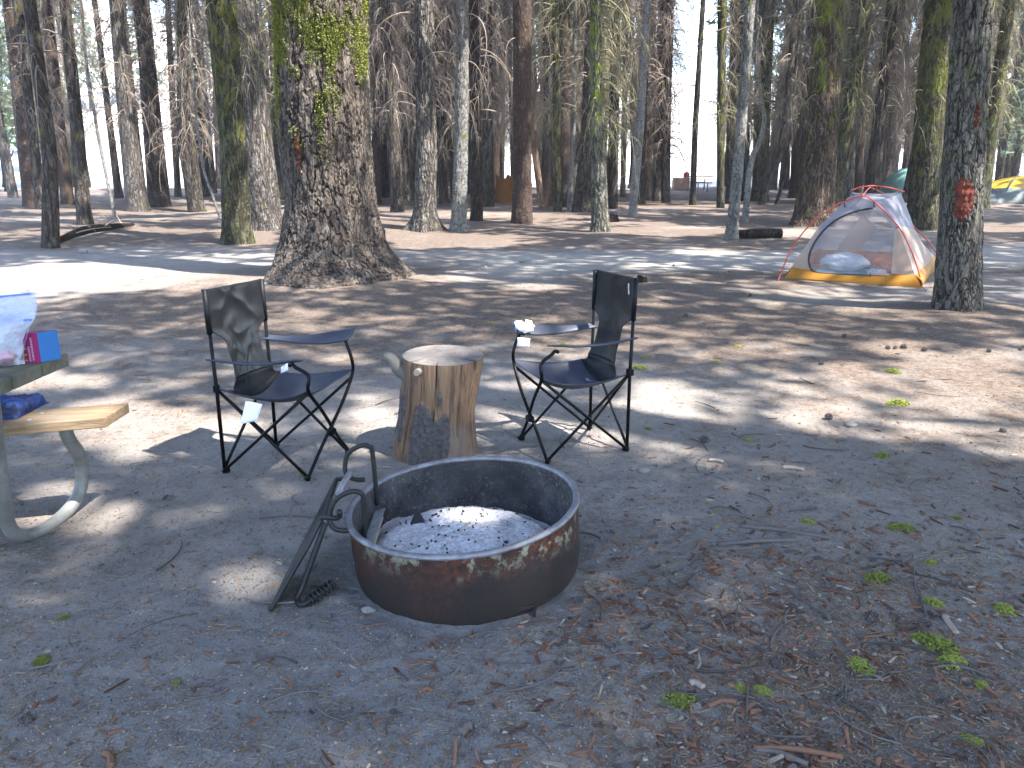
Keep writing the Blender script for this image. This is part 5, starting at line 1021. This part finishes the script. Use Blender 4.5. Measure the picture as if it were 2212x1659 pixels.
def ragged(nm, px, py, r, h, mat, lab, seed):
    b_ = gpt(px, py); th = np.linspace(0, 2 * PI, 40, endpoint=False); zs_ = np.linspace(-.1, 1, 14); TH, Z_ = np.meshgrid(th, zs_); top = 1 + .35 * fbm(np.cos(TH) * 2.5, np.sin(TH) * 2.5, 0, 4, seed); R_ = r * (1.25 - .3 * Z_) * (1 + .12 * fbm(np.cos(TH) * 3, np.sin(TH) * 3, Z_, 3, seed)); P = np.stack([b_[0] + R_ * np.cos(TH), b_[1] + R_ * np.sin(TH), b_[2] + h * Z_ * np.where(Z_ > 0, top, 1)], -1)
    inn_ = b_ + (P[-1] - b_) * np.array((.55, .55, .7)); P = np.concatenate([P, inn_[None]]); cn = np.broadcast_to(b_ + np.array((0, 0, h * .5)), (1, 40, 3)) + (P[-1] - b_)[None] * .05 * np.array((1, 1, 0)); P = np.concatenate([P, cn]); V, F = grid(P, True)
    return tag(obj(nm, V, F, G[mat], base=b_), lab, 'stump')
ragged('tree_stump', 1092, 437, .36, .95, 'ostump', 'broken orange stump lit by the sun left of the smooth reddish trunk', 3)
ragged('tree_stump', 1386, 609, .06, .07, 'dark', 'tiny dark stump poking up right of the chair backrest', 5)
ragged('tree_stump', 1318, 478, .18, .16, 'dark', 'low dark stump right of the central mossy trunk', 7)
a = gpt(840, 425); logobj('fallen_log', [gpt(1040, 442) + (0, 0, .1), gpt(1068, 430) + (0, 0, .2), gpt(1100, 436) + (0, 0, .12)], [.14, .12, .1], 'dark', 'dark log resting against the orange stump', 'log')
m = N('stone'); G['stone'] = m.fin(m.mix(m.noise(m.co(), 20, 5), (.11, .10, .09), (.22, .205, .19)), .85, m.bump(m.noise(m.co(), 40, 5), .01))
for i, (px, py, r_, lab) in enumerate(((1130, 568, .055, 'pale rounded stone on the dirt above the wooden stump seat'), (862, 571, .035, 'small white stone by the right root of the giant trunk'), (1838, 921, .032, 'grey stone at the lower edge of the bright sunny patch'), (1390, 1020, .026, 'dark stone on the shaded dirt below the right camp chair'), (180, 547, .07, 'brown stone near the foot of the dark leaning trunk'), (1048, 578, .03, 'small stone left of the pale rounded one'), (795, 1322, .022, 'pale clod of ash against the foot of the fire ring'))):
    b_ = gpt(px, py); V, F = blob(b_ + (0, 0, r_ * .3), (r_, r_ * .8, r_ * .55), i + 30, .35, 1.6, 24, 14); tag(obj('stone', V, F, G['stone'], base=b_), lab, 'stone')
# ================================================================== litter
def ghere(x, y): return hz(x, y) + (1 - sstep(5, 12, np.hypot(x, y))) * (.006 * fbm(x * 9, y * 9, 0, 3, 31) + .004 * fbm(x * 30, y * 30, 0, 2, 33))
def scatter(n, dens, seed, pmin=560):
    r = np.random.default_rng(seed); n = int(n * 1.7); px = r.uniform(-700, 3200, n * 6); py = pmin + (1700 - pmin) * r.random(n * 6); q = ray(1106, 829)
    dx = (px - 1106) / FP; v = (py - 829.5) / FP; dy = math.cos(PITCH) - v * math.sin(PITCH); dz_ = -math.sin(PITCH) - v * math.cos(PITCH); t = -CH / dz_; x, y = dx * t, dy * t
    k = (r.random(n * 6) < dens(px, py)) & (np.hypot(x - RC[0], y - RC[1]) > .42) & (np.hypot(x + .365, y - 3.7) > .21); x, y = x[k][:n], y[k][:n]; return x, y, ghere(x, y), r
def barkm(name, a, b):
    m = N(name); g_ = m.n('NewGeometry'); return m.fin(m.ramp(g_.outputs['Random Per Island'], [(0, a), (1, b)]), .85, m.bump(m.noise(m.co(), 60, 4), .004), spec=.2)
G['chip'] = barkm('bark_chip', (.055, .025, .017), (.20, .105, .065)); G['chipd'] = barkm('dark_chip', (.045, .037, .034), (.13, .11, .10)); G['chipl'] = barkm('pale_chip', (.15, .12, .09), (.30, .25, .20)); G['soilc'] = barkm('soil', (.06, .05, .046), (.16, .145, .135)); G['needle'] = barkm('dry_needle', (.10, .062, .035), (.25, .18, .115))
def dch(px, py):
    return np.clip(.03 + .9 * np.exp(-((px - 1640) / 420) ** 2 - ((py - 1330) / 170) ** 2) + .5 * np.exp(-((px - 1300) / 160) ** 2 - ((py - 1330) / 60) ** 2) + .30 / (1 + np.exp(-(px - 1330) / 90)) / (1 + np.exp(-(py - 1010) / 40)) + .10 / (1 + np.exp(-(py - 1400) / 50)) / (1 + np.exp(-(px - 850) / 110)) + .25 * np.exp(-((px - 1700) / 300) ** 2 - ((py - 980) / 70) ** 2), 0, 1) * np.clip((py - 500) / 600, .08, 1)
def flakes(nm, n, dens, seed, mat, L, W, T, lab, cat, lift=.3):
    x, y, z, r = scatter(n, dens, seed); n = len(x); s = np.stack([r.uniform(*L, n) * (.45 + 1.1 * r.random(n) ** 2.5), r.uniform(*W, n), r.uniform(*T, n)], 1)
    V, F = boxes(np.stack([x, y, z + s[:, 2] * .5 + .001], 1), s, rotm(r.normal(0, .14, n), r.normal(0, .12, n), r.uniform(0, PI, n)), .3); tag(obj(nm, V, F, G[mat], smooth=False), lab, cat, kind='stuff')
flakes('bark_chips', 1300, dch, 1, 'chip', (.012, .055), (.003, .010), (.002, .006), 'reddish bark chips strewn over the dirt in front', 'bark chips')
flakes('dark_bark_flakes', 800, lambda px, py: dch(px, py) * .6, 2, 'chipd', (.010, .05), (.003, .013), (.002, .006), 'dark bark flakes strewn over the dirt', 'bark flakes')
flakes('pale_wood_chips', 220, dch, 3, 'chipl', (.010, .04), (.004, .011), (.002, .005), 'pale wood splinters strewn over the dirt', 'wood chips')
flakes('dry_needles', 20000, lambda px, py: np.clip(.25 + dch(px, py) + .3 * (py < 900), 0, 1), 4, 'needle', (.010, .035), (.0012, .0028), (.001, .002), 'dry brown needles and fine litter all over the ground', 'needles')
flakes('soil_crumbs', 9000, lambda px, py: np.clip(.5 + .4 / (1 + np.exp((px - 1100) / 90)), 0, 1) * np.clip((py - 450) / 500, .1, 1), 5, 'soilc', (.002, .007), (.002, .006), (.001, .004), 'crumbs of dark soil over the ground', 'soil crumbs')
flakes('grit', 5000, lambda px, py: .4 + 0 * px, 6, 'chipl', (.002, .006), (.002, .005), (.001, .004), 'pale grit over the ground', 'grit')
# curved twigs
r = np.random.default_rng(9); x, y, z, _ = scatter(130, lambda px, py: np.clip(.15 + dch(px, py), 0, 1), 17); n = len(x); t = np.linspace(-1, 1, 7)[None]; L_ = r.uniform(.03, .13, n)[:, None]; a = r.uniform(0, 2 * PI, n)[:, None]; cv = r.uniform(-.5, .5, n)[:, None]
P = np.stack([x[:, None] + L_ * t * np.cos(a) - cv * L_ * t ** 2 * np.sin(a), y[:, None] + L_ * t * np.sin(a) + cv * L_ * t ** 2 * np.cos(a), z[:, None] + .004 + .008 * (1 - t ** 2) * r.random(n)[:, None]], -1); V, F = tubes(P, (r.uniform(.0012, .0032, n))[:, None] * (1.1 - .4 * t), 5); tag(obj('fine_twigs', V, F, G['chipd']), 'thin curved twigs scattered on the ground', 'twigs', kind='stuff')
STK = [((1627, 1621), (1820, 1640), .008, 'chip', 'longest reddish stick at the lower right of the ground'), ((1630, 1622), (1745, 1655), .007, 'chipd', 'dark stick crossing the longest reddish one'), ((995, 1588), (1020, 1572), .012, 'chipd', 'short dark stick on the bare dirt at bottom centre'), ((560, 1120), (690, 1117), .004, 'chipd', 'thin twig between the left chair and the fire ring'), ((2040, 1335), (2066, 1372), .009, 'chipl', 'curved pale stick among the bark chips at right'), ((1530, 1530), (1590, 1520), .008, 'chip', 'red brown stick below the moss clumps'), ((1550, 1180), (1720, 1170), .009, 'chipd', 'long dark stick across the upper right of the chips'), ((1600, 1140), (1790, 1165), .010, 'chipd', 'crooked dark root across the chips'), ((1340, 620), (1450, 655), .006, 'pale', 'thin pale stick in the dirt right of the chair'), ((885, 795), (900, 788), .004, 'chipl', 'short pale twig beside the stump branch stub'), ((1530, 996), (1562, 1000), .008, 'chipl', 'white splinter on shaded dirt right of the right chair'), ((1690, 1012), (1735, 1017), .009, 'chipl', 'pale grey splinter right of the white one'), ((225, 1630), (240, 1659), .008, 'chip', 'tan stick cut by the bottom edge of view'), ((1490, 1480), (1520, 1490), .010, 'chipl', 'tan curled bark strip at bottom right of the ring'), ((905, 1500), (935, 1495), .006, 'chip', 'small orange brown stick on the bare front dirt')]
for (a, b, r_, mt, lab) in STK:
    a, b = gpt(*a), gpt(*b); m_ = (a + b) / 2 + np.array((0, .012, .006)); tag(tube1('stick', [a + (0, 0, r_ * .7), m_, b + (0, 0, r_ * .7)], r_, G[mt], base=a, k=7), lab, 'stick')
# moss / lichen tufts
mp_ = []
for k in range(3):
    r = np.random.default_rng(50 + k); n = 620; a = r.uniform(0, 2 * PI, n); rd = r.random(n) ** .7 * .055; C_ = np.stack([rd * np.cos(a), rd * np.sin(a) * .8, .022 * (1 - (rd / .055) ** 2) * r.random(n) + .002], 1); V, F = sprays(C_, .0105, r, asp=.4)
    R_ = np.random.default_rng(k)
    me = obj('moss_clump', V, F, G['lichen'] if k != 1 else G['lichd'], smooth=False, base=(0, 0, 0)); mp_.append(me)
MOSS = [(1381, 795, 1.5, 0, 'largest bright lichen tuft beside the right camp chair'), (1391, 773, .8, 0, 'small lichen tuft just above the largest one by the chair'), (1217, 744, .9, 1, 'green tuft seen between the arms of the right chair'), (1593, 748, .9, 0, 'tuft alone in the brown dirt upper right of the chair'), (1549, 782, .9, 0, 'tuft on the edge of the sunlit dirt'), (1556, 812, .5, 0, 'tiny tuft below the one on the sunlit edge'), (1400, 927, .7, 1, 'tuft at the foot of the right chair front'), (1619, 950, .6, 0, 'tuft at the lower edge of the sunny band'), (1906, 985, 1.2, 1, 'wide dark green tuft in the shade below the big sunny patch'), (2020, 1392, 1.7, 1, 'widest flat moss mat among the chips at far right'), (2056, 1432, 1.2, 0, 'round tuft just below the widest moss mat'), (1858, 1438, 1.2, 0, 'tuft on a bark chip left of the widest mat'), (1468, 1517, 1.3, 1, 'flat green tuft at the lower centre right'), (1600, 1487, .7, 0, 'pair of tufts near the tan chips, left one'), (1648, 1492, .7, 0, 'pair of tufts near the tan chips, right one'), (1895, 1250, 1.3, 1, 'ragged tuft above the round pine cone'), (2017, 1302, .9, 0, 'yellowish tuft on the shaded right'), (1948, 1142, 1.4, 1, 'loose green tuft among dark sticks at right'), (2170, 1318, 1.1, 0, 'tuft close to the right edge of view'), (1745, 1128, .8, 0, 'tuft left of the crooked dark root'), (2010, 1215, .7, 0, 'small yellow tuft under the dark sticks'), (90, 1428, .8, 1, 'round green leaf clump on the bare dirt at lower left'), (138, 1334, .5, 1, 'tiny green tuft above the round clump at lower left'), (650, 1026, .6, 0, 'tuft by the front foot of the left chair'), (740, 780, .4, 0, 'tiny tuft behind the left chair arm'), (1550, 1140, .5, 0, 'tiny tuft in the chips right of the ring'), (2070, 1120, .6, 1, 'dim tuft at the upper right of the chips'), (1940, 872, 2.0, 1, 'low grey green plant in the sunny dirt at right'), (1930, 803, 1.6, 1, 'sprawling green sprig in the upper sunny patch'), (1060, 697, .9, 0, 'green tuft left of the napkin'), (2120, 1480, .6, 0, 'faint tuft at the lower right corner'), (2100, 1600, .7, 0, 'tuft near the bottom right corner'), (380, 1475, .35, 0, 'tiny green speck clump on bare dirt front left')]
for i, (px, py, s, k, lab) in enumerate(MOSS):
    used = [False] * 3 if i == 0 else used
    src = mp_[k if k else (2 if i % 2 else 0)]; j = mp_.index(src); o = src if not used[j] else src.copy(); used[j] = True
    if o is not src: COL.objects.link(o)
    o.location = gpt(px, py); o.scale = (s * .72, s * .66, s * .6); o.rotation_euler = (0, 0, i * 1.3); tag(o, lab, 'moss', 'green lichen and moss tufts on the ground')
# pine cones
def cone_mesh():
    r = .02; n = 60; i = np.arange(n); z = 1 - 2 * (i + .5) / n; a = i * 2.39996; q = np.sqrt(1 - z * z); C_ = np.stack([q * np.cos(a) * r, q * np.sin(a) * r, z * r * 1.25], 1); V, F = boxes(C_, np.full((n, 3), (.010, .010, .0035)), rotm(np.zeros(n), -np.arcsin(z) + .4, a)); Vb, Fb = blob((0, 0, 0), (r * .85, r * .85, r * 1.1), 1, .05, 1, 16, 10); return np.vstack([V, Vb]), [np.vstack([F, Fb + len(V)])]
V, F = cone_mesh(); cm = obj('pine_cone', V, F, G['chipd'], smooth=False, base=(0, 0, 0))
CONES = [(1783, 1267, 'round dark pine cone among the chips at right'), (1882, 1340, 'pine cone by the curved pale stick'), (1682, 1438, 'pine cone left of the moss on a chip'), (2094, 1640, 'pine cone near the bottom right corner'), (1827, 1508, 'pine cone in the dim dirt at lower right'), (1918, 754, 'leftmost of three cones in the upper sunny patch'), (1934, 753, 'middle of three cones in the upper sunny patch'), (1952, 752, 'rightmost of three cones in the upper sunny patch'), (1997, 758, 'cone just right of the three in the sun'), (2136, 760, 'cone near the right edge in the upper sun'), (2204, 757, 'cone touching the right edge of view'), (1824, 729, 'cone alone in brown dirt above the sunny patches'), (1724, 703, 'cone left of the stout wounded trunk foot'), (1984, 711, 'cone below the stout wounded trunk foot'), (1480, 685, 'cone in brown dirt right of the right chair'), (1774, 788, 'cone at the left rim of the upper sunny patch'), (2166, 934, 'cone in dim dirt below the big sunny patch'), (1522, 955, 'cone right of the right chair foot'), (1400, 628, 'cone between the tiny stump and the chair'), (1500, 598, 'cone on the pale path left of the tent'), (1575, 588, 'second cone on the pale path left of the tent'), (1620, 640, 'cone below the pale path'), (1455, 575, 'cone farthest left on the pale path'), (60, 1560, 'dark cone at the bottom left'), (1790, 905, 'cone on the lower edge of the middle sunny patch')]
for i, (px, py, lab) in enumerate(CONES):
    o = cm if i == 0 else cm.copy()
    if i: COL.objects.link(o)
    q = gpt(px, py); s = .55 + .35 * ((i * 37) % 10) / 10; o.location = (q[0], q[1], q[2] + .016 * s); o.scale = (s, s, s); o.rotation_euler = (1.2, .3, i); tag(o, lab, 'pine cone', 'pine cones on the ground')
# ================================================================== sky, sun, camera
w = bpy.data.worlds.new('World'); sc.world = w; w.use_nodes = True; nt_ = w.node_tree; bg = nt_.nodes['Background']; sk = nt_.nodes.new('ShaderNodeTexSky'); sk.sky_type = 'NISHITA'; sk.sun_disc = False; sk.sun_elevation = ELEV; sk.sun_rotation = math.atan2(SA[0], SA[1]); sk.altitude = 800; sk.dust_density = 1.5; sk.ozone_density = 1.2; nt_.links.new(sk.outputs[0], bg.inputs[0]); bg.inputs[1].default_value = .15
sl = bpy.data.lights.new('sun', 'SUN'); sl.energy = 3.0; sl.angle = math.radians(.8); sl.color = (1, .95, .88); so = bpy.data.objects.new('sun', sl); COL.objects.link(so)
from mathutils import Vector
so.rotation_euler = Vector(SUN).to_track_quat('Z', 'Y').to_euler()
cd = bpy.data.cameras.new('camera'); cam = bpy.data.objects.new('camera', cd); COL.objects.link(cam); cam.location = (0, 0, CH); cam.rotation_euler = (PI / 2 - PITCH, 0, 0); cd.sensor_width = 36; cd.lens = 36 * 1728 / 2212; cd.clip_end = 2000; cd.clip_start = .05; sc.camera = cam
sc.view_settings.view_transform = 'Standard'; sc.view_settings.look = 'None'; sc.view_settings.gamma = 1; sc.view_settings.exposure = 3.3
sc.cycles.max_bounces = 8; sc.cycles.transparent_max_bounces = 12; sc.cycles.caustics_reflective = False; sc.cycles.caustics_refractive = False; sc.cycles.use_denoising = True

# ================================================================== thin volume added for a veil of lens flare
V = (CUBE + np.array((0, 0, .5))) * np.array((560, 420, 62)) + np.array((0, 130, -3)); mh = N('glare_veil'); mh.t.nodes.remove(mh.b); vp = mh.n('VolumePrincipled'); vp.inputs['Density'].default_value = .0009; vp.inputs['Color'].default_value = (.92, .93, 1, 1); vp.inputs['Anisotropy'].default_value = .2; mh.l(vp.outputs[0], mh.out.inputs['Volume'])
tag(obj('glare_haze', V, CF, mh.m, smooth=False), kind='stuff')
